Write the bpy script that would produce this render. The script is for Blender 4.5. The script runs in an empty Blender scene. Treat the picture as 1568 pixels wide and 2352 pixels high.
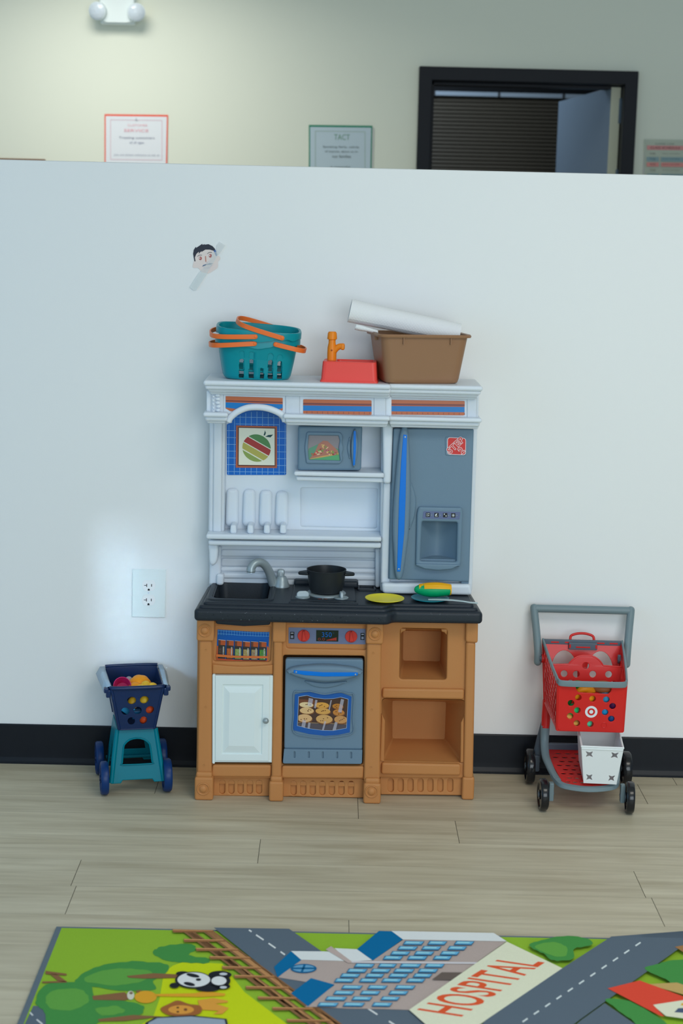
import bpy, bmesh, math, random
from mathutils import Vector, Matrix, geometry
random.seed(7)
S = bpy.context.scene
COL = S.collection
R = math.radians

# ---------------------------------------------------------------- camera
FPX = 3700.0                                   # focal length in pixels of the 1568 x 2352 frame
CD, CH, CPITCH, CYAW, CROLL = 4.0166, 1.3835, 0.17374, 0.00631, 0.02329
_fw = Vector((math.sin(CYAW)*math.cos(CPITCH), math.cos(CYAW)*math.cos(CPITCH), -math.sin(CPITCH)))
_r0 = Vector((math.cos(CYAW), -math.sin(CYAW), 0)); _u0 = _r0.cross(_fw)
_rt = _r0*math.cos(CROLL) + _u0*math.sin(CROLL); _up = -_r0*math.sin(CROLL) + _u0*math.cos(CROLL)
CAMP = Vector((0, -CD, CH))
cam = bpy.data.cameras.new('camera'); camo = bpy.data.objects.new('camera', cam); COL.objects.link(camo)
camo.matrix_world = Matrix.Translation(CAMP) @ Matrix((_rt, _up, -_fw)).transposed().to_4x4()
cam.sensor_fit = 'VERTICAL'; cam.sensor_height = 36.0; cam.lens = 36.0*FPX/2352
cam.clip_start = .05
cam.dof.use_dof = True; cam.dof.focus_distance = 3.95; cam.dof.aperture_fstop = 4.5
S.camera = camo

# ---------------------------------------------------------------- world, lights, exposure
S.view_settings.view_transform = 'Standard'; S.view_settings.look = 'None'
S.view_settings.gamma = 1; S.view_settings.use_curve_mapping = False
S.view_settings.exposure = 0.06
w = bpy.data.worlds.new('world'); S.world = w; w.use_nodes = True
w.node_tree.nodes['Background'].inputs[0].default_value = (.54, .78, 1.0, 1)
w.node_tree.nodes['Background'].inputs[1].default_value = .33

def area(name, loc, target, sx, sy, power, color, spread=180):
    l = bpy.data.lights.new(name, 'AREA'); l.shape = 'RECTANGLE'; l.size = sx; l.size_y = sy
    l.energy = power; l.color = color; l.spread = R(spread)
    o = bpy.data.objects.new(name, l); COL.objects.link(o); o.location = loc
    o.rotation_euler = (Vector(target)-Vector(loc)).to_track_quat('-Z', 'Y').to_euler()
    return o
area('window_light', (-2.9, -2.6, 1.5), (0, -.2, .9), 2.2, 1.8, 14, (.26, .61, 1.0))
area('front_fill_light', (1.3, -5.6, 1.5), (.75, 0, .75), 2.8, 2.2, 88, (.86, .945, 1.0))  # added soft fill from behind the camera for the low fronts, no window seen
area('ceiling_panel_light', (1.15, -2.3, 2.68), (1.1, -1.7, 0), 1.5, 1.2, 31, (1.0, .95, .86))
area('far_room_fill_light', (.2, 4.5, 2.6), (1.1, 4.5, .8), .8, .5, 9, (.72, .86, 1.0))  # added unseen fill that lifts the blind and the open door
area('back_panel_light', (-1.0, 2.35, 2.68), (-1.0, 2.55, 0), .6, .6, 14.5, (1.0, .985, .92), 150)
# sunlight bounced off a window pane onto the wall by the socket
area('sun_glint_light', (-1.2, -2.4, 1.05), (-.535, 0, .44), .04, .34, .030, (.55, .80, 1.0), 4)
area('sun_glint_light', (-1.2, -2.4, 1.03), (-.44, 0, .36), .16, .40, .055, (.45, .74, 1.0), 7)

# ---------------------------------------------------------------- pixel -> place helpers
def ray(px, py):
    return _fw + _rt*((px-784)/FPX) - _up*((py-1176)/FPX)
def W(px, py, Y):                              # the point of the plane y = Y seen at that pixel
    d = ray(px, py); return CAMP + d*((Y+CD)/d.y)
def F(px, py, Z=0.0):                          # the point of the level z = Z seen at that pixel
    d = ray(px, py); return CAMP + d*((Z-CH)/d.z)
def XZ(pts, Y):
    return [(q.x, q.z) for q in (W(a, b, Y) for a, b in pts)]

# ---------------------------------------------------------------- materials
_M = {}
def lin(c):
    c = c/255.0
    return c/12.92 if c <= .04045 else ((c+.055)/1.055)**2.4
def mat(rgb, rough=.45, bump=0.0, bscale=400, k=1.22, metal=0.0, spec=.28, alpha=1.0, emit=0.0, sheen=0.0, coat=0.0, var=0.0):
    key = (tuple(rgb), rough, bump, bscale, k, metal, spec, alpha, emit, sheen, coat, var)
    if key in _M: return _M[key]
    m = bpy.data.materials.new('m_%d_%d_%d' % tuple(int(x) for x in rgb)); m.use_nodes = True
    nt = m.node_tree; b = nt.nodes['Principled BSDF']
    c = [min(.9, lin(x)*k) for x in rgb] + [1]
    b.inputs['Base Color'].default_value = c
    b.inputs['Roughness'].default_value = rough; b.inputs['Metallic'].default_value = metal
    b.inputs['Specular IOR Level'].default_value = spec
    b.inputs['Alpha'].default_value = alpha
    b.inputs['Sheen Weight'].default_value = sheen; b.inputs['Coat Weight'].default_value = coat
    if emit:
        b.inputs['Emission Color'].default_value = c; b.inputs['Emission Strength'].default_value = emit
    if bump or var:
        tc = nt.nodes.new('ShaderNodeTexCoord'); n = nt.nodes.new('ShaderNodeTexNoise')
        n.inputs['Scale'].default_value = bscale; n.inputs['Detail'].default_value = 3
        nt.links.new(tc.outputs['Object'], n.inputs['Vector'])
        if bump:
            bp = nt.nodes.new('ShaderNodeBump'); bp.inputs['Strength'].default_value = bump; bp.inputs['Distance'].default_value = .002
            nt.links.new(n.outputs['Fac'], bp.inputs['Height']); nt.links.new(bp.outputs['Normal'], b.inputs['Normal'])
        if var:
            rp = nt.nodes.new('ShaderNodeMapRange'); rp.inputs[3].default_value = 1-var; rp.inputs[4].default_value = 1+var
            mx = nt.nodes.new('ShaderNodeMix'); mx.data_type = 'RGBA'; mx.blend_type = 'MULTIPLY'; mx.inputs[0].default_value = 1
            mx.inputs[6].default_value = c
            nt.links.new(n.outputs['Fac'], rp.inputs[0]); nt.links.new(rp.outputs[0], mx.inputs[7])
            nt.links.new(mx.outputs[2], b.inputs['Base Color'])
    _M[key] = m; return m

def soften(m, s, r):
    b = m.node_tree.nodes['Principled BSDF']; b.inputs['Subsurface Weight'].default_value = s; b.inputs['Subsurface Radius'].default_value = (1, .9, .8); b.inputs['Subsurface Scale'].default_value = r; return m
WHITE = mat((206, 214, 224), .38, .05, 300)
WHITEDOOR = mat((212, 224, 235), .32)
BROWN = mat((181, 124, 73), .5, .08, 350)
BLACKTOP = mat((33, 40, 48), .42, .12, 500)
soften(WHITE, .5, .012); soften(BROWN, .2, .006)
GREY = mat((102, 126, 145), .42, .06, 400)
BLUE = mat((4, 112, 208), .25)
SILVER = mat((150, 162, 166), .35, metal=.35)

# ---------------------------------------------------------------- mesh builder
def curve_mesh(loops, depth, b, seg=2):
    cu = bpy.data.curves.new('c', 'CURVE'); cu.dimensions = '2D'; cu.fill_mode = 'BOTH'
    b = min(b, depth*.49)
    cu.extrude = max(depth/2-b, 0); cu.bevel_depth = b; cu.bevel_resolution = seg; cu.offset = -b
    for l in loops:
        sp = cu.splines.new('POLY'); sp.points.add(len(l)-1); sp.use_cyclic_u = True
        for p, q in zip(sp.points, l): p.co = (q[0], q[1], 0, 1)
    o = bpy.data.objects.new('c', cu); COL.objects.link(o)
    dg = bpy.context.evaluated_depsgraph_get()
    me = bpy.data.meshes.new_from_object(o.evaluated_get(dg))
    bpy.data.objects.remove(o); bpy.data.curves.remove(cu)
    return me
def text_mesh(s, offset=0.0, shear=0.0, spacing=1.0):
    cu = bpy.data.curves.new('t', 'FONT'); cu.body = s; cu.offset = offset; cu.shear = shear; cu.space_character = spacing
    cu.align_x = 'CENTER'; cu.align_y = 'CENTER'; cu.resolution_u = 4
    o = bpy.data.objects.new('t', cu); COL.objects.link(o)
    dg = bpy.context.evaluated_depsgraph_get()
    me = bpy.data.meshes.new_from_object(o.evaluated_get(dg))
    bpy.data.objects.remove(o); bpy.data.curves.remove(cu)
    return me
TOXZ = Matrix(((1, 0, 0, 0), (0, 0, -1, 0), (0, 1, 0, 0), (0, 0, 0, 1)))      # local (u,v,w) -> (x, -w, z)

def rpoly(pts, r, n=5):                        # round the corners of a polygon
    out = []; N = len(pts)
    for i in range(N):
        p = Vector(pts[i][:2]); a = Vector(pts[i-1][:2]); c = Vector(pts[(i+1) % N][:2])
        rr = r[i] if isinstance(r, (list, tuple)) else r
        da = (a-p); dc = (c-p)
        d = min(rr, da.length*.48, dc.length*.48)
        if d < 1e-9: out.append(tuple(p)); continue
        s = p+da.normalized()*d; e = p+dc.normalized()*d
        for k in range(n+1):
            t = k/n; q = s*(1-t)**2 + p*2*t*(1-t) + e*t*t
            out.append((q.x, q.y))
    return out
def rect(x0, y0, x1, y1): return [(x0, y0), (x1, y0), (x1, y1), (x0, y1)]
def ell(cx, cy, rx, ry, n=28, rot=0.0, a0=0.0, a1=360.0):
    full = abs(a1-a0) >= 360; m = n if full else n+1; o = []
    for k in range(m):
        a = R(a0+(a1-a0)*k/n); x = rx*math.cos(a); y = ry*math.sin(a)
        o.append((cx+x*math.cos(rot)-y*math.sin(rot), cy+x*math.sin(rot)+y*math.cos(rot)))
    return o
def capsule(cx, y0, y1, w, n=6, bottom=True):  # a vertical slot in pixels, y grows downwards
    r = w/2; o = [(cx+r*math.cos(R(a)), y0+r-r*math.sin(R(a))) for a in [180*k/n for k in range(n+1)]]
    o = o[::-1]
    if bottom: o += [(cx+r*math.cos(R(a)), y1-r+r*math.sin(R(a))) for a in [180*k/n for k in range(n+1)]]
    else: o += [(cx+r, y1), (cx-r, y1)]
    return o
def spline(pts, n=6, closed=False):
    P = [Vector(p) for p in pts]; o = []; N = len(P)
    rng = range(N if closed else N-1)
    for i in rng:
        if closed: p0, p1, p2, p3 = P[i-1], P[i], P[(i+1) % N], P[(i+2) % N]
        else: p0, p1, p2, p3 = P[max(i-1, 0)], P[i], P[i+1], P[min(i+2, N-1)]
        for k in range(n):
            t = k/n
            o.append(.5*((2*p1)+(p2-p0)*t+(2*p0-5*p1+4*p2-p3)*t*t+(3*p1-p0-3*p2+p3)*t**3))
    if not closed: o.append(P[-1])
    return o
def rring(w, d, r, z, n=6, cx=0, cy=0):        # rounded rectangle ring in the xy plane
    pts = rpoly([(-w/2, -d/2), (w/2, -d/2), (w/2, d/2), (-w/2, d/2)], r*1.0, n)
    return [Vector((cx+x, cy+y, z)) for x, y in pts]

def ease(pts, b):                              # widen corner roundings tighter than the edge bevel, so the inset outline stays simple
    P = [Vector(p) for p in pts]
    P = [p for i, p in enumerate(P) if (p-P[i-1]).length > 1e-6]
    n = len(P); sh = [(P[(i+1) % n]-P[i]).length < .40*b for i in range(n)]     # edge i runs from i to i+1
    if not any(sh) or all(sh): return pts
    st = next(i for i in range(n) if not sh[i-1]); idx = [(st+k) % n for k in range(n)]
    out = []; k = 0
    while k < n:
        i = idx[k]
        if not sh[i]: out.append((P[i], False)); k += 1; continue
        j = k
        while j < n and sh[idx[j]]: j += 1
        a, e = P[i], P[idx[j % n]]                # run from a to e
        d0 = (a-P[i-1]).normalized(); q = P[(idx[j % n]+1) % n]; d1 = (q-e).normalized()
        cr = d0.x*d1.y-d0.y*d1.x
        if (e-a).length < 2.0*b and abs(cr) > .5:
            w_ = e-a; t = (w_.x*d1.y-w_.y*d1.x)/cr
            out.append((a+d0*t, True)); k = j+1 if j < n else n
        else:
            for m_ in range(k, min(j, n)): out.append((P[idx[m_]], False))
            k = j
    return rpoly([(p.x, p.y) for p, c in out], [1.35*b if c else 0 for p, c in out], 5)

class MB:
    def __init__(self): self.bm = bmesh.new(); self.mats = []
    def mi(self, m):
        if m not in self.mats: self.mats.append(m)
        return self.mats.index(m)
    def mesh(self, me, mx, m, fn=None):
        t = bmesh.new(); t.from_mesh(me); bpy.data.meshes.remove(me)
        bmesh.ops.remove_doubles(t, verts=t.verts, dist=1e-6)
        if mx is not None: t.transform(mx)
        if fn:
            for v in t.verts: v.co = fn(v.co)
        self._merge(t, m); return self
    def _merge(self, t, m):
        i = self.mi(m); vm = {}
        for v in t.verts: vm[v] = self.bm.verts.new(v.co)
        for f in t.faces:
            try: nf = self.bm.faces.new([vm[v] for v in f.verts]); nf.material_index = i
            except ValueError: pass
        t.free()
    def slab(self, outer, Y, t, m, holes=(), b=.003, seg=2, px=True):
        loops = [outer]+list(holes)
        if px: loops = [XZ(l, Y) for l in loops]
        b = min(b, t*.49, .3*min(max(p[0] for p in loops[0])-min(p[0] for p in loops[0]), max(p[1] for p in loops[0])-min(p[1] for p in loops[0])))
        loops[0] = ease(loops[0], b)
        me = curve_mesh(loops, t, b, seg)
        return self.mesh(me, Matrix.Translation((0, Y+t/2, 0)) @ TOXZ, m)
    def plate(self, loops, t, mx, m, b=.002, seg=2, fn=None):      # a flat cut-out with its own matrix
        return self.mesh(curve_mesh(loops, t, b, seg), mx, m, fn)
    def box(self, x0, x1, y0, y1, z0, z1, m, b=.004, seg=2, mx=None):
        t = bmesh.new(); bmesh.ops.create_cube(t, size=1)
        for v in t.verts: v.co = Vector(((x0+x1)/2+v.co.x*(x1-x0), (y0+y1)/2+v.co.y*(y1-y0), (z0+z1)/2+v.co.z*(z1-z0)))
        b = min(b, .49*min(abs(x1-x0), abs(y1-y0), abs(z1-z0)))
        if b > 0: bmesh.ops.bevel(t, geom=list(t.edges), offset=b, segments=seg, profile=.5, affect='EDGES')
        if mx is not None: t.transform(mx)
        self._merge(t, m); return self
    def loft(self, rings, m, cap0=True, cap1=True, closed=True, flip=False):
        i = self.mi(m); V = [[self.bm.verts.new(p) for p in r] for r in rings]
        n = len(rings[0])
        for a, c in zip(V, V[1:]):
            for k in range(n if closed else n-1):
                l = (k+1) % n
                q = [a[k], a[l], c[l], c[k]]
                if flip: q = q[::-1]
                f = self.bm.faces.new(q); f.material_index = i
        if cap0: f = self.bm.faces.new(V[0] if flip else V[0][::-1]); f.material_index = i
        if cap1: f = self.bm.faces.new(V[-1][::-1] if flip else V[-1]); f.material_index = i
        return self
    def lathe(self, prof, m, mx=None, n=28, cap0=True, cap1=True):
        mx = mx or Matrix(); rings = []
        for r, z in prof:
            r = max(r, 1e-5)
            rings.append([mx @ Vector((r*math.cos(2*math.pi*k/n), r*math.sin(2*math.pi*k/n), z)) for k in range(n)])
        return self.loft(rings, m, cap0, cap1)
    def tube(self, path, rad, m, n=12, flat=1.0, closed=False, up=None):   # rad: number or list; flat squeezes the section along 'up'
        P = [Vector(p) for p in path]; N = len(P); rings = []
        ref = Vector(up) if up is not None else None
        prev = None
        for i in range(N):
            if closed: t = P[(i+1) % N]-P[i-1]
            else: t = P[min(i+1, N-1)]-P[max(i-1, 0)]
            t.normalize()
            if ref is not None: a = ref-t*ref.dot(t)
            elif prev is None: a = Vector((0, 0, 1))-t*t.z if abs(t.z) < .9 else Vector((1, 0, 0))-t*t.x
            else: a = prev-t*prev.dot(t)
            a.normalize(); prev = a; c = t.cross(a)
            r = rad[i] if isinstance(rad, (list, tuple)) else rad
            rings.append([P[i]+a*(r*flat*math.sin(2*math.pi*k/n))+c*(r*math.cos(2*math.pi*k/n)) for k in range(n)])
        if closed: rings.append(rings[0]); return self.loft(rings, m, False, False)
        return self.loft(rings, m)
    def blob(self, c, r, m, mx=None, n=20, bumpy=0.0):
        t = bmesh.new(); bmesh.ops.create_uvsphere(t, u_segments=n, v_segments=n//2+2, radius=1)
        for v in t.verts:
            v.co = Vector((v.co.x*r[0], v.co.y*r[1], v.co.z*r[2]))
        if mx is not None: t.transform(mx)
        bmesh.ops.translate(t, verts=t.verts, vec=Vector(c))
        self._merge(t, m); return self

def obj(name, mb, parent=None, world=True, angle=38, mods=()):
    me = bpy.data.meshes.new(name)
    bmesh.ops.remove_doubles(mb.bm, verts=mb.bm.verts, dist=1e-6)
    bmesh.ops.recalc_face_normals(mb.bm, faces=mb.bm.faces)
    mb.bm.to_mesh(me); mb.bm.free()
    for m in mb.mats: me.materials.append(m)
    me.polygons.foreach_set('use_smooth', [True]*len(me.polygons))
    me.set_sharp_from_angle(angle=R(angle))
    o = bpy.data.objects.new(name, me); COL.objects.link(o)
    wn_ = o.modifiers.new('even_normals', 'WEIGHTED_NORMAL'); wn_.keep_sharp = True; wn_.weight = 80
    if parent is not None:
        o.parent = parent
        if world: me.transform(root_mx(parent).inverted())
    return o
def root_mx(o):
    m = Matrix()
    while o is not None:
        m = o.matrix_basis @ m; o = o.parent
    return m
def thing(name, label, cat, loc=(0, 0, 0), rz=0, group=None):
    o = bpy.data.objects.new(name, None); COL.objects.link(o); o.empty_display_size = .05
    o.location = loc; o.rotation_euler = (0, 0, rz); o['label'] = label; o['category'] = cat
    if group: o['group'] = group
    return o
def tag(o, label, cat, group=None):
    o['label'] = label; o['category'] = cat
    if group: o['group'] = group
    return o
def struct(name, mb, **k):
    o = obj(name, mb, **k); o['kind'] = 'structure'; return o

class Art:                                     # flat printed artwork: coloured shapes stacked a hair apart on one surface
    def __init__(self, place, normal, eps=.00022, rough=.35, k=1.22, coat=0.0):
        self.mb = MB(); self.place = place; self.n = Vector(normal); self.eps = eps; self.lvl = 1
        self.rough = rough; self.k = k; self.coat = coat
    def m(self, c): return c if not isinstance(c, tuple) else mat(c, self.rough, k=self.k, coat=self.coat)
    def poly(self, pts, c, up=1):
        i = self.mb.mi(self.m(c)); off = self.n*(self.eps*self.lvl)
        P = [self.place(*p[:2])+off for p in pts]
        V = [self.mb.bm.verts.new(p) for p in P]
        for t in geometry.tessellate_polygon([[Vector((p[0], p[1], 0)) for p in pts]]):
            try: f = self.mb.bm.faces.new([V[j] for j in t]); f.material_index = i
            except ValueError: pass
        self.lvl += up; return self
    def polys(self, L, c):
        for p in L: self.poly(p, c, 0)
        self.lvl += 1; return self
    def line(self, a, b, wd, c, up=0):
        a = Vector(a); b = Vector(b); d = (b-a).normalized(); q = Vector((-d.y, d.x))*wd/2
        return self.poly([a+q, b+q, b-q, a-q], c, up)
    def stroke(self, pts, wd, c):              # one bent line of even or given widths
        P = [Vector(p) for p in pts]; L = []; Rr = []
        for i, p in enumerate(P):
            d = (P[min(i+1, len(P)-1)]-P[max(i-1, 0)]).normalized(); q = Vector((-d.y, d.x))*((wd[i] if isinstance(wd, (list, tuple)) else wd)/2)
            L.append(p+q); Rr.append(p-q)
        return self.poly(L+Rr[::-1], c)
    def text(self, s, cx, cy, h, c, rot=0.0, offset=0.0, width=None, spacing=1.0, unit=None):
        me = text_mesh(s, offset, 0, spacing); xs = [v.co.x for v in me.vertices]; ys = [v.co.y for v in me.vertices]
        sc = h/(max(ys)-min(ys)); sx = width/(max(xs)-min(xs)) if width else sc
        if unit: sx = sc = unit
        mx, my = (max(xs)+min(xs))/2, (max(ys)+min(ys))/2
        off = self.n*(self.eps*self.lvl); cr, sr = math.cos(rot), math.sin(rot)
        def fn(v):
            u, t = (v.x-mx)*sx, -(v.y-my)*sc
            return self.place(cx+u*cr-t*sr, cy+u*sr+t*cr)+off
        self.mb.mesh(me, None, self.m(c), fn); self.lvl += 1; return self
    def build(self, name, parent=None, **k): return obj(name, self.mb, parent, **k)
def front(Y): return (lambda px, py: W(px, py, Y))
# ================================================================ the setting
def wall_paint(rgb, name):
    m = mat(rgb, .6, .06, 260, k=1.22, spec=.3); return m
PAINT = wall_paint((221, 224, 223), 'p')
PAINT_BACK = wall_paint((214, 217, 202), 'q')
PART_H = 1.532
mb = MB(); mb.box(-2.2, 2.6, 0, .13, 0, PART_H, PAINT, .004, 3); struct('wall_middle', mb)
mb = MB()                                       # the back wall with its doorway left open
DX0, DX1, DZ = .372, 1.268, 2.065
BW = 3.3
mb.box(-3.2, DX0, BW, BW+.14, 0, 2.75, PAINT_BACK, 0)
mb.box(DX1, 3.4, BW, BW+.14, 0, 2.75, PAINT_BACK, 0)
mb.box(DX0, DX1, BW, BW+.14, DZ, 2.75, PAINT_BACK, 0)
struct('wall_back', mb)
mb = MB(); mb.box(-3.2, 3.4, -4.6, 6.2, 2.75, 2.85, mat((225, 226, 222), .8), 0); struct('ceiling', mb)
# cove base: flat strip with a small curved foot
def cove(x0, x1, y, m):
    b = MB(); prof = [(0, 0), (-.016, 0), (-.016, .003), (-.011, .007), (-.0065, .015), (-.0055, .03), (-.005, .100), (-.003, .103), (0, .103)]
    b.loft([[Vector((x, y+p[0], p[1])) for p in prof] for x in (x0, x1)], m); return b
RUBBER = mat((17, 23, 32), .42, k=1.0, var=.12, bscale=25, spec=.3)
struct('baseboard_middle', cove(-2.2, 2.6, 0, RUBBER), angle=25)

# floor of vinyl planks: every board a face of its own with hairline gaps
def floor_mat():
    m = bpy.data.materials.new('vinyl_plank'); m.use_nodes = True; nt = m.node_tree; b = nt.nodes['Principled BSDF']
    N = nt.nodes.new; L = nt.links.new
    tc = N('ShaderNodeTexCoord'); gi = N('ShaderNodeNewGeometry')
    add = N('ShaderNodeVectorMath'); add.operation = 'MULTIPLY_ADD'
    cmb = N('ShaderNodeCombineXYZ'); 
    L(gi.outputs['Random Per Island'], cmb.inputs[0]); L(gi.outputs['Random Per Island'], cmb.inputs[2])
    add.inputs[1].default_value = (7, 7, 7); L(cmb.outputs[0], add.inputs[0]); L(tc.outputs['Object'], add.inputs[2])
    mp = N('ShaderNodeMapping'); mp.inputs['Scale'].default_value = (1.6, 26, 1); L(add.outputs[0], mp.inputs['Vector'])
    n1 = N('ShaderNodeTexNoise'); n1.inputs['Scale'].default_value = 1.4; n1.inputs['Detail'].default_value = 6; n1.inputs['Roughness'].default_value = .62; n1.inputs['Distortion'].default_value = .5
    L(mp.outputs[0], n1.inputs['Vector'])
    mp2 = N('ShaderNodeMapping'); mp2.inputs['Scale'].default_value = (.9, 7, 1); L(add.outputs[0], mp2.inputs['Vector'])
    n2 = N('ShaderNodeTexNoise'); n2.inputs['Scale'].default_value = 2.2; n2.inputs['Detail'].default_value = 4; n2.inputs['Distortion'].default_value = 1.6
    L(mp2.outputs[0], n2.inputs['Vector'])
    r1 = N('ShaderNodeValToRGB'); e = r1.color_ramp.elements
    def c(rgb): return [lin(x)*1.3 for x in rgb]+[1]
    e[0].position = .25; e[0].color = c((160, 149, 126)); e[1].position = .72; e[1].color = c((190, 181, 158))
    x = r1.color_ramp.elements.new(.48); x.color = c((176, 166, 143))
    L(n1.outputs['Fac'], r1.inputs[0])
    r2 = N('ShaderNodeValToRGB'); e = r2.color_ramp.elements
    e[0].position = .3; e[0].color = (.84, .82, .78, 1); e[1].position = .52; e[1].color = (1, 1, 1, 1)
    L(n2.outputs['Fac'], r2.inputs[0])
    mx = N('ShaderNodeMix'); mx.data_type = 'RGBA'; mx.blend_type = 'MULTIPLY'; mx.inputs[0].default_value = .8
    L(r1.outputs[0], mx.inputs[6]); L(r2.outputs[0], mx.inputs[7])
    tr = N('ShaderNodeMapRange'); tr.inputs[3].default_value = .93; tr.inputs[4].default_value = 1.05
    L(gi.outputs['Random Per Island'], tr.inputs[0])
    mx2 = N('ShaderNodeMix'); mx2.data_type = 'RGBA'; mx2.blend_type = 'MULTIPLY'; mx2.inputs[0].default_value = 1
    L(mx.outputs[2], mx2.inputs[6]); L(tr.outputs[0], mx2.inputs[7])
    L(mx2.outputs[2], b.inputs['Base Color'])
    b.inputs['Roughness'].default_value = .46; b.inputs['Specular IOR Level'].default_value = .3
    bp = N('ShaderNodeBump'); bp.inputs['Strength'].default_value = .12; bp.inputs['Distance'].default_value = .001
    L(n1.outputs['Fac'], bp.inputs['Height']); L(bp.outputs[0], b.inputs['Normal'])
    return m
PLANK = floor_mat()
mb = MB()
mb.box(-3.2, 3.4, -4.6, 6.2, -.06, -.0012, mat((70, 64, 54), .8), 0)
i = mb.mi(PLANK)
seam = [F(784, y).y for y in (1832, 1885, 1939.5, 1996, 2054, 2113)]      # long seams read off the photograph
pw = sum(b-a for a, b in zip(seam[1:], seam))/5.0
joint = {1: F(823, 1885).x, 2: F(1056, 1943).x, 3: F(590, 1993).x, 4: F(155, 2053).x, 0: F(346, 1850).x, 5: F(1483, 2082).x+.02, 6: F(801, 2130).x}
G = .0006
for k in range(-48, 28):
    ytop = seam[0]-k*pw + pw
    xj = joint.get(k, random.uniform(-1.2, 1.2)); x = xj-1.22*4
    while x < 3.4:
        a, c = max(x, -3.2), min(x+1.22, 3.4); x += 1.22
        if c <= a: continue
        q = [Vector((a+G, ytop-pw+G*.3, 0)), Vector((c-G, ytop-pw+G*.3, 0)), Vector((c-G, ytop-G*.3, 0)), Vector((a+G, ytop-G*.3, 0))]
        if ytop-pw < -4.6 or ytop > 6.2: continue
        f = mb.bm.faces.new([mb.bm.verts.new(p) for p in q]); f.material_index = i
struct('floor', mb)

# doorway in the back wall: black steel casing, an open door and the dark room behind
STEEL = mat((14, 19, 28), .5, k=1.0, spec=.25)
mb = MB()
c = .058
x0, x1, zt = W(958, 300, BW).x, W(1457, 300, BW).x, W(1210, 159, BW).z
mb.box(x0, x0+c, BW-.03, BW+.17, 0, zt, STEEL, .004); mb.box(x1-c, x1, BW-.03, BW+.17, 0, zt, STEEL, .004)
mb.box(x0+c-.006, x1-c+.006, BW-.0302, BW+.17, zt-c, zt-.0002, STEEL, .004)
mb.box(x0+c, x0+c+.014, BW+.05, BW+.12, 0, zt-c, STEEL, .002); mb.box(x0+c, x1-c, BW+.05, BW+.12, zt-c-.014, zt-c, STEEL, .002)
struct('trim_1', mb)
hx = x1-c-.004                                  # hinge side of the open door
leafm = Matrix.Translation((hx, BW+.05, 0)) @ Matrix.Rotation(R(8), 4, 'Z')
mb = MB(); mb.box(-.043, 0, .002, .86, .012, zt-c-.006, mat((128, 146, 164), .28), .002, 1, leafm)
mb.box(-.0432, .0002, -.001, .003, .012, zt-c-.006, mat((190, 192, 172), .5), 0, 1, leafm)
door = struct('door_1', mb)
for zc in (1.93, 1.62, .9):
    h = MB(); h.box(-.006, .008, -.012, .0, zc-.055, zc+.055, mat((96, 112, 126), .3, metal=.6), .002, 1, leafm)
    h.lathe([(.006, zc-.055), (.006, zc+.055)], mat((96, 112, 126), .3, metal=.6), leafm @ Matrix.Translation((.006, -.014, 0)), 10)
    obj('hinge', h, door)
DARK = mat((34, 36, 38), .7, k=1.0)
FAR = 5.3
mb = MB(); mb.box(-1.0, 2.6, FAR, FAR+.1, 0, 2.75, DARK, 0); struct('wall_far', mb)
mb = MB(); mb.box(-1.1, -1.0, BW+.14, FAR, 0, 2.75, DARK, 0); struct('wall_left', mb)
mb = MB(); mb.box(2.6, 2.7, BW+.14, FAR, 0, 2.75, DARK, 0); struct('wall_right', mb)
mb = MB()
wz = W(1136, 218, FAR-.06).z
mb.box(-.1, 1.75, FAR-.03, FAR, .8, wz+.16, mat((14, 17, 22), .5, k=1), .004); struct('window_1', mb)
bl = thing('window_blind', 'dark slatted blind with a pale head rail seen through the open doorway', 'blind', (.8, FAR-.06, wz))
mb = MB(); mb.box(.05, 1.62, FAR-.085, FAR-.04, wz-.012, wz+.012, mat((165, 180, 195), .3), .003)
for xx in (.52, .88, 1.24): mb.box(xx-.006, xx+.006, FAR-.088, FAR-.038, wz-.014, wz+.014, mat((60, 62, 66), .5), .001)
obj('head_rail', mb, bl)
mb = MB(); SL = mat((86, 80, 70), .5, k=1.0)
for k in range(46):
    z = wz-.03-k*.021
    m4 = Matrix.Translation((.835, FAR-.062, z)) @ Matrix.Rotation(R(62), 4, 'X')
    mb.box(-.775, .775, -.0125, .0125, -.0006, .0006, SL, 0, 1, m4)
obj('slats', mb, bl)

# notice board whose brown top edge just clears the partition
mb = MB()
q0, q1 = W(-160, 361, BW-.02), W(103, 366, BW-.02)
z = W(50, 364, BW-.02).z
mb.box(q0.x, q1.x, BW-.02, BW, z-.62, z, mat((120, 98, 82), .5), .003)
nb = obj('notice_board', mb); tag(nb, 'brown-edged board on the back wall, top edge showing above the partition', 'board')
# ================================================================ things on the walls
def poster(name, label, x0, y0, x1, y1, border, paper, draw, edge=3.0):
    Yp = BW-.004
    t = thing(name, label, 'poster', W((x0+x1)/2, y1, Yp))
    A = Art(front(Yp), (0, -1, 0), .0006, .4)
    sl = .0125                                  # the photograph leans a little to the right
    def q(px, py): return (px-(py-y0)*sl*-1*0, py+(px-x0)*sl)
    A.poly([q(x0, y0), q(x1, y0), q(x1-.02*(y1-y0), y1), q(x0+.0*(y1-y0), y1)], border)
    A.poly([q(x0+edge, y0+edge*1.5), q(x1-edge, y0+edge*1.5), q(x1-edge-.02*(y1-y0), y1-edge), q(x0+edge, y1-edge)], paper)
    draw(A, q)
    mb = MB(); P0, P1 = W(x0, y0, BW-.002), W(x1, y1, BW-.002)
    A.mb.box(P0.x+.002, P1.x-.002, BW-.0038, BW, P1.z+.002, P0.z-.006, mat((190, 190, 186), .6), 0)
    mb.bm.free()
    A.build('printed_sheet', t)
    t['group'] = 'printed sheets on the back wall'
    return t
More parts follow.
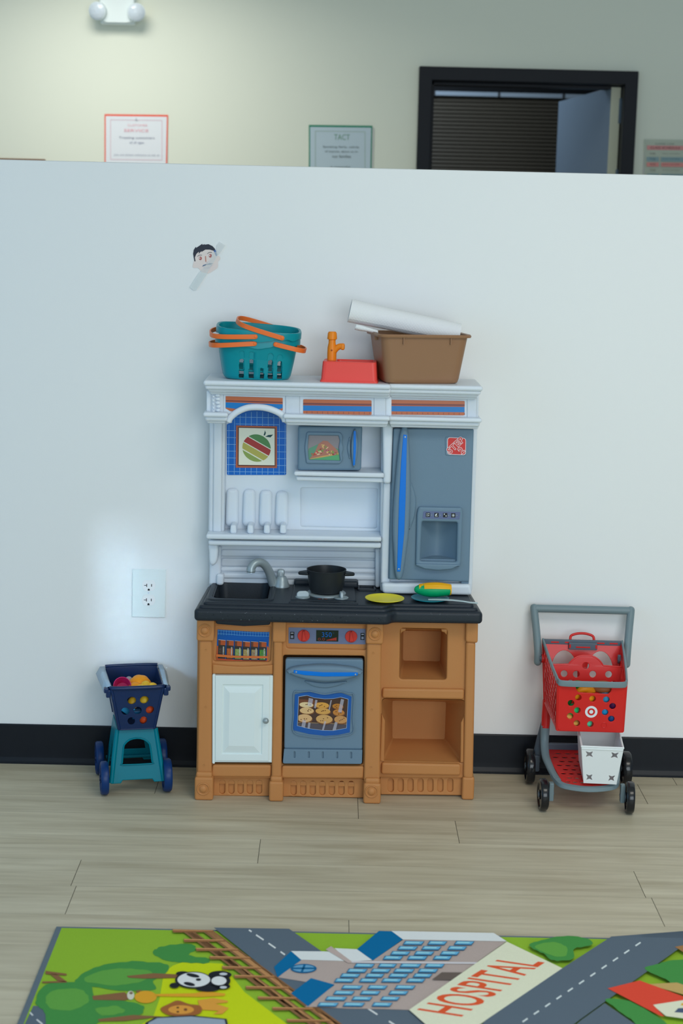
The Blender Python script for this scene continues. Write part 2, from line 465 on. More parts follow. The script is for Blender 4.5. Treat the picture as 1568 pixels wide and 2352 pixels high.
def frame_lines(A, q, x0, y0, x1, y1, c, wd=1.5):
    for a, b in (((x0, y0), (x1, y0)), ((x1, y0), (x1, y1)), ((x1, y1), (x0, y1)), ((x0, y1), (x0, y0))):
        A.line(q(*a), q(*b), wd, c)
    A.lvl += 1
def red_draw(A, q):
    frame_lines(A, q, 254, 275, 372, 366, (206, 178, 186))
    A.text('CUSTOMER', *q(316, 287), 5.0, (226, 172, 178), .0125, width=46)
    A.text('SERVICE', *q(313, 299), 6.6, (226, 160, 168), .0125, width=56)
    A.text('Treating customers', *q(314, 316), 6.4, (120, 122, 140), .0125, width=82)
    A.text('of all ages', *q(314, 327), 6.0, (130, 134, 156), .0125, width=33)
    A.text('you are always welcome to ask us', *q(314, 355), 4.6, (140, 142, 160), .0125, width=104)
    A.poly([q(310, 275), q(313, 269), q(316, 275)], (188, 190, 196))
poster('framed_poster', 'red-bordered sheet with lines of text on the back wall', 240, 262, 386, 452, (232, 98, 78), (216, 219, 223), red_draw)
def green_draw(A, q):
    frame_lines(A, q, 724, 301, 838, 470, (150, 172, 162))
    A.text('TACT', *q(785, 314), 13, (110, 150, 128), .0125, width=36)
    A.text('Speaking fairly, calmly', *q(783, 337), 6.0, (96, 112, 112), .0125, width=84)
    A.text('of anyone, about us or', *q(784, 347.5), 6.0, (92, 108, 108), .0125, width=76)
    A.text('our families', *q(784, 358), 6.2, (92, 104, 104), .0125, width=43)
    A.text('is respectful', *q(781, 383), 6.0, (98, 110, 108), .0125, width=44)
poster('framed_poster', 'green-bordered sheet headed with green capital letters on the back wall', 709, 287, 855, 476, (0, 122, 92), (176, 192, 200), green_draw)
def sched_draw(A, q):
    A.text('SUMMER CAMP', *q(1526, 330), 4, (120, 128, 120), .0125, width=44)
    A.poly([q(1485, 334), q(1578, 334), q(1578, 344), q(1485, 344)], (206, 138, 136))
    A.text('CLASS SCHEDULE', *q(1527, 339), 5.4, (80, 62, 58), .0125, width=68)
    for y, c, d in ((353, None, (128, 130, 122)), (365.5, (128, 154, 158), (80, 108, 114)), (378, (208, 134, 128), (112, 82, 76)), (391, None, (132, 130, 114)), (404, (128, 154, 158), (80, 108, 114))):
        if c:
            A.poly([q(1484, y-5), q(1512, y-5), q(1512, y+4.5), q(1484, y+4.5)], c, 0)
            A.poly([q(1517, y-5), q(1578, y-5), q(1578, y+4.5), q(1517, y+4.5)], c)
        A.text('9:00', *q(1498, y-.5), 4.2, d, .0125, width=13)
        A.text('story and play', *q(1540, y-1), 3.6, d, .0125, width=40)
poster('schedule_sheet', 'pale schedule sheet with pink and blue rows right of the black doorway', 1479, 320, 1586, 440, (176, 184, 168), (174, 181, 165), sched_draw)

t = thing('emergency_light', 'white twin-headed emergency light high on the back wall', 'emergency light', W(270, 20, BW))
mb = MB()
c = W(270, -10, BW-.04)
mb.loft([[Vector((c.x+x, y, c.z+z)) for x, z in rpoly([(-.072*s, -.115), (.072*s, -.115), (.085*s, .11), (-.085*s, .11)], .02)] for s, y in ((1.0, BW), (1.0, BW-.05), (.95, BW-.066), (.8, BW-.07))], mat((214, 224, 222), .4))
mb.box(c.x-.075, c.x+.075, BW-.05, BW-.0, c.z-.122, c.z-.1, mat((214, 224, 222), .4), .008)
obj('housing', mb, t)
for px, py, rz in ((227, 25, -14), (312, 28, 14)):
    c = W(px, py, BW-.07); mx = Matrix.Translation(c) @ Matrix.Rotation(R(rz), 4, 'Z') @ Matrix.Rotation(R(98), 4, 'X')
    mb = MB(); mb.lathe([(.012, -.05), (.024, -.03), (.037, .0), (.039, .018), (.0385, .021), (.035, .022)], mat((206, 216, 218), .4), mx, 32)
    hd = obj('lamp_head', mb, t)
    mb = MB(); mb.lathe([(.0352, .0205), (.034, .026), (.026, .031), (.014, .034), (.0, .035)], mat((196, 206, 214), .15, .9, 90, spec=.6), mx, 32)
    obj('lens', mb, hd)

# wall socket
OY = -.0055
t = thing('wall_socket', 'white duplex electrical outlet with plate on the white partition', 'outlet', W(342, 1418, 0))
mb = MB(); mb.slab([(303.5, 1307), (381.3, 1308.2), (379.6, 1419), (302.2, 1417.6)], -.0065, .0065, mat((214, 224, 236), .3), b=.003, seg=3)
obj('cover_plate', mb, t)
for cy in (1345, 1378.5):
    cx = 341.5-(cy-1345)*.02
    pts = [p for p in ell(cx, cy, 15.4, 15.4, 40) if abs(p[1]-cy) < 12.6]
    mb = MB(); mb.slab(rpoly([(cx+15.2*math.cos(R(a)), cy+max(-12.3, min(12.3, 15.2*math.sin(R(a))))) for a in range(0, 360, 9)], .1, 1), -.0085, .004, mat((220, 228, 236), .3), b=.0006)
    rc = obj('receptacle', mb, t)
    A = Art(front(-.0086), (0, -1, 0), .0001, .6, k=1)
    K = (24, 28, 34)
    A.poly(rect(cx-5.5, cy-4.2, cx-3.8, cy+3.2), K, 0); A.poly(rect(cx-10.6, cy-1.2, cx-5.4, cy+.2), K, 0); A.poly(rect(cx+5.6, cy-3.4, cx+7.4, cy+2.6), K, 0)
    A.poly([(cx-2.4, cy+11.6), (cx-2.4, cy+9)]+ell(cx, cy+9.2, 2.4, 2.2, 8, 0, 180, 360)+[(cx+2.4, cy+9), (cx+2.4, cy+11.6)], K)
    A.build('slots', rc)
mb = MB(); mb.lathe([(.0025, 0), (.0026, .0006), (.001, .0012)], mat((200, 210, 220), .3), Matrix.Translation(W(341, 1361.5, -.0063)) @ Matrix.Rotation(R(90), 4, 'X'), 12)
obj('screw', mb, t)

# taped paper face
def fz(x, y): return (400+x*160/1568, 530+y*160/1568)
Z = lambda L: [fz(*p) for p in L]
t = thing('paper_face_cutout', 'paper cutout of a dark-haired smiling face taped to the white partition', 'cutout', W(472, 600, -.001))
A = Art(front(-.0008), (0, -1, 0), .0002, .55)
SKIN = (216, 203, 198)
A.poly(Z(spline([(440, 690), (470, 560), (560, 450), (720, 410), (880, 440), (950, 560), (1010, 570), (1035, 640), (985, 700), (975, 830), (860, 910), (780, 955), (640, 950), (540, 840), (420, 825)], 4, True)), SKIN)
A.poly(Z([(480, 690), (455, 690), (425, 520), (440, 430), (485, 362), (495, 385), (630, 295), (636, 318), (690, 300), (680, 314), (770, 302), (860, 345), (915, 405), (965, 555), (940, 572), (885, 450), (800, 425), (700, 425), (615, 478), (612, 458), (552, 518), (555, 470), (500, 520), (465, 600)]), (46, 50, 62))
A.poly(Z([(885, 450), (930, 425), (965, 555), (940, 572)]), (66, 100, 158))
for cx, cy in ((590, 622), (813, 563)):
    A.poly([fz(*p) for p in ell(cx, cy, 33, 40)], (170, 100, 96)); A.poly([fz(*p) for p in ell(cx-15, cy-5, 11, 14)], (226, 220, 222))
A.stroke(Z([(522, 578), (570, 545), (625, 548)]), .9, (60, 66, 70)); A.stroke(Z([(745, 518), (795, 482), (850, 486)]), .9, (60, 66, 70))
A.stroke(Z([(705, 570), (714, 697)]), 1.7, (186, 116, 100))
A.poly(Z([(630, 808), (660, 768), (745, 748), (800, 730), (880, 738), (800, 758), (745, 758), (690, 782)]), (70, 104, 138))
A.stroke(Z([(668, 828), (740, 840), (800, 820), (860, 775)]), .7, (178, 160, 190))
A.stroke(Z([(720, 700), (745, 715), (765, 700)]), .6, (186, 180, 196))
A.build('paper_face', t)
A = Art(front(-.0034), (0, -1, 0), .0002, .3)
TAPE = mat((216, 230, 246), .25, alpha=.72)
A.poly(Z([(345, 1270), (560, 940), (690, 800), (830, 610), (860, 480), (960, 470), (955, 330), (1020, 245), (1150, 330), (1000, 540), (810, 840), (735, 970), (500, 1335), (430, 1335)]), mat((216, 228, 244), .3, alpha=.42))
A.poly(Z([(345, 1270), (570, 925), (740, 960), (500, 1335), (430, 1335)]), TAPE)
A.poly(Z([(955, 330), (1020, 245), (1150, 330), (1010, 540), (955, 500)]), mat((222, 236, 250), .25, alpha=.6))
A.build('tape_strip', t)

# ================================================================ play rug
RZ = .006
rug = thing('play_rug', 'bright green play rug printed with roads, animals and a hospital on the plank floor', 'rug', (.3, -1.4, 0))
x0, y0 = F(128, 2130, RZ).x, -1.003
PILE = lambda c: mat(c, .95, .5, 900, k=1.42, spec=.1, var=.16, sheen=.0)
mb = MB(); mb.box(x0, 1.45, y0-1.25, y0, .0005, RZ, PILE((92, 104, 114)), .002); obj('edging', mb, rug)
A = Art(lambda px, py: F(px, py, RZ), (0, 0, 1), .00014)
A.m = lambda c: PILE(c)
LZ = lambda L: [(x/1.96, 2080+y/1.96) for x, y in L]
RR = lambda L: [(768+x/1.96, 2080+y/1.96) for x, y in L]
GREEN, SLATE, DK, MID = (134, 170, 50), (86, 98, 110), (66, 132, 66), (92, 150, 66)
BRN, LBRN, YEL = (128, 92, 62), (176, 128, 84), (186, 198, 26)
def fl(px, py): return F(px, py, RZ)
fq = A.place
def world(pts): A.place = lambda x, y: Vector((x, y, RZ)); return pts
A.place = lambda x, y: Vector((x, y, RZ))
A.poly([(x0+.012, y0-.008), (1.43, y0-.008), (1.43, y0-1.24), (x0+.012, y0-1.24)], GREEN)
A.place = fq
BO = 760                                        # artwork runs on below the frame
A.poly(LZ([(690, 500), (718, 420), (738, 300), (780, 270), (830, 253), (1000, 262), (1100, 390), (1300, 540), (1500, BO), (520, BO), (640, 533)]), YEL)
A.poly(LZ([(150, 452), (200, 455), (232, 500), (300, 620), (300, BO), (20, BO), (112, 533)]), SLATE)
for a, b in (((135, 482), (148, 496)), ((165, 514), (192, 536)), ((212, 558), (240, 585))): A.line(LZ([a])[0], LZ([b])[0], 3, (206, 210, 208))
A.lvl += 1
def bush(L, c, j=7):
    P = spline([(x, y, 0) for x, y in L], 5, True)
    random.seed(len(L)); return A.poly([(p.x+random.uniform(-j, j)/4, p.y+random.uniform(-j, j)/5) for p in P], c)
bush(LZ([(690, 205), (740, 183), (860, 174), (880, 200), (850, 225), (935, 240), (930, 262), (840, 258), (760, 252), (700, 228)]), DK)
bush(LZ([(335, 348), (400, 292), (520, 258), (640, 254), (755, 268), (740, 312), (690, 340), (695, 380), (560, 386), (420, 368)]), DK)
bush(LZ([(380, 340), (440, 300), (560, 285), (680, 300), (640, 340), (520, 362)]), MID)
bush(LZ([(160, 440), (205, 360), (330, 345), (410, 362), (430, 420), (560, 432), (645, 455), (620, 500), (500, 505), (430, 540), (330, 620), (220, 560), (200, 480)]), DK)
bush(LZ([(205, 430), (240, 385), (360, 380), (400, 430), (330, 470), (240, 470)]), MID)
bush(LZ([(430, 470), (520, 455), (560, 480), (470, 500)]), MID)
for L in ([(205, 297), (300, 310), (300, 318), (205, 312)], [(225, 312), (255, 312), (300, 345), (270, 350)], [(190, 345), (300, 342), (300, 350), (190, 352)],
          [(570, 320), (690, 308), (820, 314), (820, 328), (650, 332), (580, 328)], [(415, 410), (560, 393), (592, 420), (560, 430), (420, 428)], [(440, 515), (600, 496), (730, 503), (560, 523), (445, 525)]):
    A.poly(LZ(L), BRN, 0)
A.lvl += 1
# giraffe, lion, elephant, panda
OR = (224, 150, 44)
A.poly(LZ(ell(655, 415, 50, 28)), OR, 0); A.poly(LZ([(700, 402), (880, 398), (920, 388), (1015, 400), (1010, 410), (900, 415), (700, 412)]), OR, 0)
A.poly(LZ([(890, 430), (960, 420), (1025, 432), (1025, 440), (970, 445), (1030, 465), (1000, 492), (960, 492), (985, 478), (900, 472)]), (216, 146, 60)); A.poly(LZ(ell(588, 408, 16, 20)), (200, 196, 180))
A.poly(LZ(ell(590, 398, 8, 6)), (120, 100, 80)); A.poly(LZ([(610, 388), (640, 384), (620, 398)]), BRN)
A.poly(LZ(spline([(722, 470, 0), (760, 448, 0), (800, 432, 0), (850, 448, 0), (900, 456, 0), (905, 486, 0), (850, 502, 0), (760, 498, 0)], 4, True)) if False else LZ([(p.x, p.y) for p in spline([(722, 470, 0), (760, 448, 0), (800, 432, 0), (850, 448, 0), (900, 456, 0), (905, 486, 0), (850, 502, 0), (760, 498, 0)], 4, True)]), (150, 92, 50))
A.poly(LZ(ell(815, 474, 58, 20)), (206, 142, 62)); A.poly(LZ(ell(800, 465, 6, 4)), (90, 56, 36), 0); A.poly(LZ(ell(800, 484, 6, 4)), (90, 56, 36), 0); A.poly(LZ(ell(835, 474, 8, 6)), (120, 70, 44))
A.poly(LZ([(655, 533), (700, 508), (860, 500), (1020, 516), (1030, 560), (1040, BO), (600, BO)]), (44, 48, 54)); A.poly(LZ([(668, 534), (708, 513), (860, 506), (1010, 520), (1020, 560), (1020, BO), (620, BO)]), (142, 154, 168))
K = (34, 36, 42)
for c in ((822, 312, 30, 10), (785, 366, 22, 12), (990, 318, 52, 18), (935, 378, 55, 16), (1000, 370, 36, 14)): A.poly(LZ(ell(*c)), K, 0)
A.poly(LZ(ell(985, 345, 52, 30)), K, 0); A.lvl += 1
A.poly(LZ(ell(870, 342, 82, 38)), K); A.poly(LZ(ell(872, 341, 74, 33)), (208, 214, 218)); A.poly(LZ(ell(985, 346, 34, 20)), (208, 214, 218))
A.poly(LZ(ell(868, 322, 30, 8, rot=.2)), K, 0); A.poly(LZ(ell(852, 361, 26, 8, rot=.2)), K, 0); A.poly(LZ(ell(893, 341, 12, 6)), K); A.poly(LZ(ell(1005, 316, 18, 6)), (186, 190, 196), 0); A.poly(LZ(ell(1005, 376, 16, 6)), (186, 190, 196))
# road beside the fence
A.poly(LZ([(962, 107), (1300, 112), (1700, 390), (2100, 640), (2100, BO), (1760, BO), (1510, 533), (1240, 330)]), SLATE)
for a, b in (((1120, 118), (1132, 126)), ((1152, 140), (1186, 163)), ((1208, 178), (1240, 200)), ((1262, 216), (1282, 230)), ((1655, 472), (1698, 500)), ((1750, 530), (1800, 562))): A.line(LZ([a])[0], LZ([b])[0], 3.4, (206, 212, 214))
A.lvl += 1
# fence
for x in (815, 905):
    A.poly(LZ([(x, 120), (x+52, 120), (x+620, 533), (x+920, BO), (x+860, BO), (x+560, 533)]), BRN, 0)
    A.poly(LZ([(x+14, 120), (x+46, 120), (x+608, 533), (x+905, BO), (x+872, BO), (x+575, 533)]), LBRN, 0)
A.lvl += 1
for xa, xb, y in ((775, 960, 122), (825, 1010, 165), (880, 1072, 206), (942, 1126, 243), (998, 1176, 288), (1052, 1236, 328), (1104, 1300, 378), (1158, 1352, 425), (1224, 1412, 473), (1288, 1490, 527), (1360, 1560, 590), (1440, 1640, 660)):
    A.poly(LZ([(xa, y-7), (xb, y-3), (xb+4, y+6), (xa+4, y+8)]), (140, 94, 60), 0); 
A.lvl += 1
for xa, xb, y in ((775, 960, 122), (825, 1010, 165), (880, 1072, 206), (942, 1126, 243), (998, 1176, 288), (1052, 1236, 328), (1104, 1300, 378), (1158, 1352, 425), (1224, 1412, 473), (1288, 1490, 527)):
    A.poly(LZ([(xa+3, y-6), (xb-3, y-2), (xb-3, y+1), (xa+3, y-1)]), (188, 138, 92), 0)
A.lvl += 1
# hospital
FAC, NAVY, ROOF, CREAM = (168, 152, 146), (8, 98, 146), (206, 214, 222), (216, 210, 184)
G2 = lambda L: A.poly(L, FAC)
G2([(690, 2209), (800, 2213), (856, 2211), (926, 2163), (1163, 2167), (939, 2325), (880, 2323), (800, 2322), (720, 2318), (700, 2318), (768, 2268), (735, 2266), (638, 2250)])
A.poly([(668, 2190), (692, 2210), (637, 2250), (629, 2226)], NAVY); A.poly([(668, 2287), (714, 2252), (768, 2267), (707, 2317)], NAVY); A.poly(RR([(200, 124), (258, 126), (308, 162), (172, 258), (100, 208)]), NAVY)
A.poly([(668, 2190), (756, 2191), (791, 2213), (691, 2210)], ROOF); A.poly(RR([(255, 125), (716, 134), (775, 172), (308, 164)]), ROOF); A.poly(RR([(0, 203), (100, 208), (170, 258), (62, 264)]), ROOF)
A.stroke(RR([(-16, 202), (62, 266), (655, 270)]), 3.2, (188, 176, 172)); A.poly(RR([(70, 262), (655, 267), (645, 275), (80, 270)]), (196, 192, 196))
for L in ([(-16, 195), (78, 265), (62, 272), (-40, 210)],): A.poly(RR(L), (176, 158, 152))
A.poly([p for p in ell(697, 2231, 30, 10.5)], (20, 92, 136)); A.poly(ell(697, 2231, 26, 8), (96, 150, 184)); A.line((670, 2231), (725, 2231), 4, (20, 92, 136)); A.line((700, 2221), (692, 2241), 5, (20, 92, 136)); A.lvl += 1
WIN, WD = (98, 164, 200), (40, 96, 132)
wins = []
for y, xs in ((183, ((305, 405), (415, 508), (535, 630))), (206, ((280, 376), (388, 482), (505, 597))), (229, ((248, 342), (355, 450), (472, 565))), (250, ((215, 310), (324, 420), (440, 530))),
              (285, ((85, 182), (192, 282), (290, 392), (402, 497))), (308, ((52, 150), (160, 255), (262, 362), (372, 468))), (330, ((22, 118), (135, 226), (240, 335), (350, 442))), (352, ((-4, 92), (108, 196), (208, 306), (320, 410))),
              (383, ((28, 128), (145, 240), (268, 366))), (408, ((-8, 92), (112, 208), (240, 334))), (434, ((-45, 58), (74, 172), (204, 296))), (461, ((-80, 20), (35, 138), (165, 262)))):
    for xa, xb in xs: wins.append((xa, xb, y))
for xa, xb, y in wins: A.poly(RR([(xa+12, y-11), (xb, y-9), (xb-14, y+9), (xa, y+8)]), WD, 0)
A.lvl += 1
for xa, xb, y in wins: A.poly(RR([(xa+16, y-9), (xb-4, y-7), (xb-16, y+5), (xa+6, y+4)]), WIN, 0)
A.lvl += 1
for xa, xb, y in wins: A.poly(RR([(xa+20, y-6), (xb-20, y-5), (xb-26, y+1), (xa+14, y)]), (142, 196, 220), 0)
A.lvl += 1
A.poly(RR([(438, 348), (482, 315), (597, 316), (548, 350)]), (98, 86, 80))
A.poly(RR([(775, 177), (1026, 298), (680, 533), (430, 700), (380, 700), (420, 560), (335, 485)]), CREAM)
O, E_, U = F(*RR([(574, 517)])[0], RZ), F(*RR([(948, 272)])[0], RZ), F(*RR([(365, 483)])[0], RZ)-F(*RR([(572, 515)])[0], RZ)
me = text_mesh('HOSPITAL', .012, 0, 1.04); xs = [v.co.x for v in me.vertices]; ys = [v.co.y for v in me.vertices]
xa, xb, ya, yb = min(xs), max(xs), min(ys), max(ys); off = Vector((0, 0, A.eps*A.lvl))
A.mb.mesh(me, None, A.m((226, 84, 48)), lambda v: O+(E_-O)*((v.x-xa)/(xb-xa))+U*((v.y-ya)/(yb-ya))+off); A.lvl += 1
# right part: grass corner, road, red-roofed house
bush(RR([(875, 195), (930, 172), (1050, 150), (1150, 170), (1152, 195), (1080, 210), (1072, 255), (985, 262), (940, 232)]), DK, 5)
bush(RR([(900, 198), (980, 180), (1040, 200), (1040, 240), (975, 240)]), MID, 4)
A.poly(RR([(1245, 155), (1700, 165), (1700, 120), (1568, 195), (1100, 533), (860, 720), (520, 720), (680, 533), (1025, 298)]), SLATE)
for k in range(11):
    a = Vector((1376, 182)).lerp(Vector((868, 526)), k/10.0+.0); b = Vector((1376, 182)).lerp(Vector((868, 526)), k/10.0+.045)
    A.line(RR([a])[0], RR([b])[0], 3.4, (200, 208, 210))
A.lvl += 1
A.poly(RR([(1110, 533), (1215, 457), (1420, 600), (1500, 720), (900, 720)]), SLATE)
bush(RR([(1395, 302), (1450, 282), (1520, 264), (1700, 270), (1750, 380), (1560, 388), (1490, 350)]), DK, 5)
bush(RR([(1220, 440), (1330, 450), (1480, 540), (1500, 600), (1400, 590), (1330, 530), (1250, 470)]), DK, 5)
A.poly(RR([(1530, 203), (1600, 190), (1700, 225), (1570, 228)]), (150, 110, 70)); A.poly(RR([(1405, 372), (1540, 365), (1640, 400), (1640, 440)]), (180, 150, 92))
A.poly(RR([(1430, 467), (1568, 433), (1720, 460), (1660, 540), (1490, 517)]), CREAM); A.poly(RR([(1228, 392), (1372, 356), (1600, 440), (1432, 466), (1484, 520), (1464, 516)]), (222, 70, 52))
A.poly(RR([(1528, 500), (1545, 482), (1600, 480), (1590, 504)]), (70, 84, 110)); A.poly(RR([(1556, 470), (1562, 458), (1580, 468)]), (210, 160, 60))
A.build('printed_pile', rug)
# ================================================================ the play kitchen
KIT = thing('play_kitchen', 'brown and white toy kitchen with black worktop standing against the white partition', 'toy kitchen', (.02, -.13, 0))
CT = .499                                       # worktop level
TOPZ = 1.0245                                   # top of the white cornice
def px2x(px, py, Y): return W(px, py, Y).x
def pz(px, py, Y): return W(px, py, Y).z

# ---- brown cabinet body
mb = MB(); YP = -.233
door_h = rpoly([(489, 1549), (627, 1550), (624, 1755), (486, 1754)], 4)
oven_h = rpoly([(650, 1505), (837, 1507), (833, 1757), (647, 1756)], 6)
spice_h = rpoly([(492, 1437), (625, 1440), (621, 1521), (489, 1519)], 7)
ctrl_h = rpoly([(657, 1434), (844, 1438), (843, 1493), (657, 1489)], 7)
mb.slab([(458, 1424), (876, 1430), (870, 1790), (450, 1788)], YP, .014, BROWN, [door_h, oven_h, spice_h, ctrl_h], .004, 3)
mb.slab([(480, 1426), (630, 1428), (628, 1530), (480, 1528)], YP+.010, .006, BROWN, b=.001)
mb.slab([(650, 1428), (850, 1430), (850, 1500), (650, 1498)], YP+.008, .006, BROWN, b=.001)
YF = -.247
def post(top, foot_top, x0t, x1t, x0b, x1b, Y, t=.02):
    mb.slab(rpoly([(x0t, top), (x1t, top), (x1b, foot_top), (x0b, foot_top)], 2), Y, t, BROWN, b=.006, seg=3)
post(1470, 1790, 457, 487, 452, 486, YF); post(1470, 1795, 628, 649, 623, 646, YF); post(1476, 1800, 842, 876, 835, 872, YF)
blocks = [([(452, 1422), (493, 1423), (491, 1474), (451, 1473)], YF-.006), ([(626, 1424), (658, 1425), (656, 1477), (625, 1476)], YF-.004), ([(842, 1428), (881, 1430), (880, 1481), (840, 1480)], YF-.006)]
for o, Y in blocks: mb.slab(rpoly(o, 3), Y, .04, BROWN, b=.005, seg=3)
def foot(x0, x1, yt, Y, skew=2):
    # block foot standing on the floor
    a, c_ = W(x0, 1838, Y).x, W(x1, 1838, Y).x; zt = W((x0+x1)/2, yt, Y).z
    mb.box(a, c_, Y, Y+.05, 0, zt, BROWN, .006, 3)
    mb.box(a+.003, c_-.003, Y+.004, Y+.05, zt-.004, zt+.012, BROWN, .006, 3)
foot(446, 489, 1786, YF-.012); foot(617, 650, 1796, YF-.010); foot(834, 874, 1800, YF-.012)
# rails under and over the doors
for o in ([(487, 1757), (623, 1758), (621, 1786), (485, 1785)], [(647, 1759), (836, 1760), (834, 1789), (645, 1788)]): mb.slab(rpoly(o, 3), YF+.006, .02, BROWN, b=.005, seg=3)
sp = spline([(487, 1526, 0), (555, 1531, 0), (627, 1527, 0)], 6)
mb.slab([(p.x, p.y) for p in sp]+[(627, 1549), (487, 1548)], YF+.007, .02, BROWN, b=.004, seg=3)
# fluted plinths
def plinth(o, xs, yt, yb, Y, w=13):
    holes = [capsule(x, yt, yb, w, 6, True) for x in xs]
    mb.slab(rpoly(o, [6, 6, 1, 1]), Y, .010, BROWN, holes, .0024, 3)
    mb.slab(o, Y+.0075, .01, BROWN, b=.001)
plinth([(486, 1783), (620, 1785), (618, 1829), (488, 1828)], [510+21.2*k for k in range(5)], 1792, 1824, -.222)
plinth([(646, 1786), (836, 1789), (836, 1833), (648, 1830)], [674+22*k for k in range(7)], 1794, 1827, -.222)
# right-hand open unit, set back a little
YR = -.203
up_h = rpoly([(919, 1443), (1027, 1445), (1025, 1562), (917, 1560)], 7)
lo_h = rpoly([(876, 1604), (1069, 1608), (1063, 1752), (878, 1748)], [12, 12, 6, 6])
mb.slab([(868, 1428), (1090, 1431), (1085, 1788), (864, 1786)], YR, .012, BROWN, [up_h, lo_h], .004, 3)
def cubby(hole, back, Y0, Y1):
    a = [Vector((x, Y0, z)) for x, z in XZ(hole, Y0)]
    n = len(a); bk = rpoly(back, 5, 5)[:n]
    c_ = [Vector((x, Y1, z)) for x, z in XZ(bk, Y1)]
    mb.loft([a, [p.lerp(q, .93) for p, q in zip(a, c_)], c_], BROWN, False, True)
cubby(up_h, [(926, 1449), (1013, 1450), (1010, 1519), (925, 1517)], YR+.004, -.05)
cubby(lo_h, [(901, 1609), (1024, 1612), (1021, 1698), (901, 1696)], YR+.004, -.05)
# small corner gussets of the upper opening
for o in ([(919, 1443), (932, 1444), (931, 1449), (924, 1452), (919, 1457)], [(1027, 1445), (1013, 1445), (1014, 1451), (1020, 1453), (1026, 1459)]): mb.slab(o, YR+.002, .016, BROWN, b=.003)
for o in ([(878, 1581), (1066, 1584), (1065, 1607), (877, 1604)], [(876, 1752), (1058, 1756), (1057, 1782), (875, 1779)]): mb.slab(rpoly(o, 3), YR-.010, .02, BROWN, b=.005, seg=3)
for o in ([(876, 1640), (884, 1655), (882, 1750), (872, 1748)], [(1066, 1645), (1058, 1660), (1057, 1752), (1066, 1752)]): mb.slab(o, YR-.004, .02, BROWN, b=.004)
post2 = [(1070, 1474), (1092, 1475), (1086, 1790), (1064, 1788)]
mb.slab(rpoly(post2, 2), YR-.012, .03, BROWN, b=.006, seg=3)
mb.slab(rpoly([(1070, 1428), (1098, 1430), (1097, 1478), (1069, 1476)], 3), YR-.016, .05, BROWN, b=.005, seg=3)
foot(1060, 1088, 1786, YR-.014)
plinth([(872, 1778), (1062, 1782), (1062, 1827), (874, 1825)], [897+22.8*k for k in range(7)], 1788, 1820, -.196)
# carcass
xl, xm, xr = px2x(462, 1600, -.1), px2x(872, 1600, -.2), px2x(1086, 1600, -.19)
mb.box(xl, xl+.012, YP+.006, -.022, .02, .468, BROWN, .003); mb.box(xr-.012, xr, YR+.004, -.022, .02, .468, BROWN, .003)
mb.box(xm-.008, xm, YP+.01, -.022, .02, .468, BROWN, .002); mb.box(xl, xr, -.034, -.02, .02, .468, BROWN, .003)
mb.box(xl+.004, xm-.004, YP+.012, -.03, .03, .042, BROWN, .002)
for a, b_ in ((xl-.002, xl+.03), (xr-.03, xr+.002)): mb.box(a, b_, -.07, -.02, 0, .06, BROWN, .004)
def rosette(px, py, Y):
    mx = Matrix.Translation(W(px, py, Y)) @ Matrix.Rotation(R(90), 4, 'X')
    mb.lathe([(.0165, -.001), (.016, .0018), (.0145, .0028), (.0128, .0018), (.0118, .0006), (.0095, .0008), (.0085, .003), (.006, .0048), (.003, .0056), (0, .0058)], BROWN, mx, 28, False, True)
for a in ((470, 1448, YF-.006), (861, 1456, YF-.006), (466.5, 1812, YF-.012), (853, 1818, YF-.012)): rosette(*a)
for a in ((473, 1493), (472, 1624), (468, 1758), (857, 1500), (854, 1630), (852, 1762)):
    mx = Matrix.Translation(W(a[0], a[1], YF-.0002)) @ Matrix.Rotation(R(90), 4, 'X')
    mb.lathe([(.0028, 0), (.0026, .0008), (.0016, .0008), (.0012, .0001), (0, 0)], BROWN, mx, 12, False, True)
obj('cabinet_body', mb, KIT)

# ---- worktop with moulded sink
mb = MB()
xL, xR, xS = -.322, .369, px2x(893, 1410, -.27)
def top_outline(inset):
    i = inset
    return rpoly([(xL+i, -.283+i), (xS-i*.4, -.283+i), (xS+.014-i*.4, -.258+i), (xR-i, -.252+i), (xR-i*.8-.012, -.02), (xL+i*.8+.012, -.02)], [.012, .012, .01, .012, .01, .01], 5)
s0, s1 = px2x(497, 1355, -.14), px2x(616, 1355, -.14)
sink = rpoly(rect(s0, -.222, s1, -.055), .022, 5)
TOP = lambda z0, z1: Matrix.Translation((0, 0, (z0+z1)/2))
mb.plate([top_outline(0), sink], .030, TOP(.456, .486), BLACKTOP, .009, 4)
mb.plate([top_outline(.010), sink], .012, TOP(.481, .493), BLACKTOP, .005, 3)
mb.plate([top_outline(.020), sink], .012, TOP(.487, .499), BLACKTOP, .004, 3)
# raised rolled lips in front of the sink and round it
lip = rpoly(rect(s0-.018, -.247, s1+.018, -.036), .03, 5); 
mb.plate([lip, rpoly(rect(s0-.004, -.227, s1+.004, -.052), .024, 5)], .011, TOP(.491, .502), BLACKTOP, .0055, 4)
rings = []
for ins, z in ((.0, .5005), (.001, .494), (.006, .45), (.014, .438), (.03, .434)):
    rings.append([Vector((x, y, z)) for x, y in rpoly(rect(s0+ins, -.222+ins, s1-ins, -.055-ins), max(.022-ins*.3, .01), 5)])
mb.loft(rings, BLACKTOP, False, True)
mb.slab(rpoly([(494, 1424), (621, 1426), (620, 1436), (560, 1439), (496, 1434)], 3), -.256, .05, BLACKTOP, b=.004)
obj('worktop', mb, KIT)
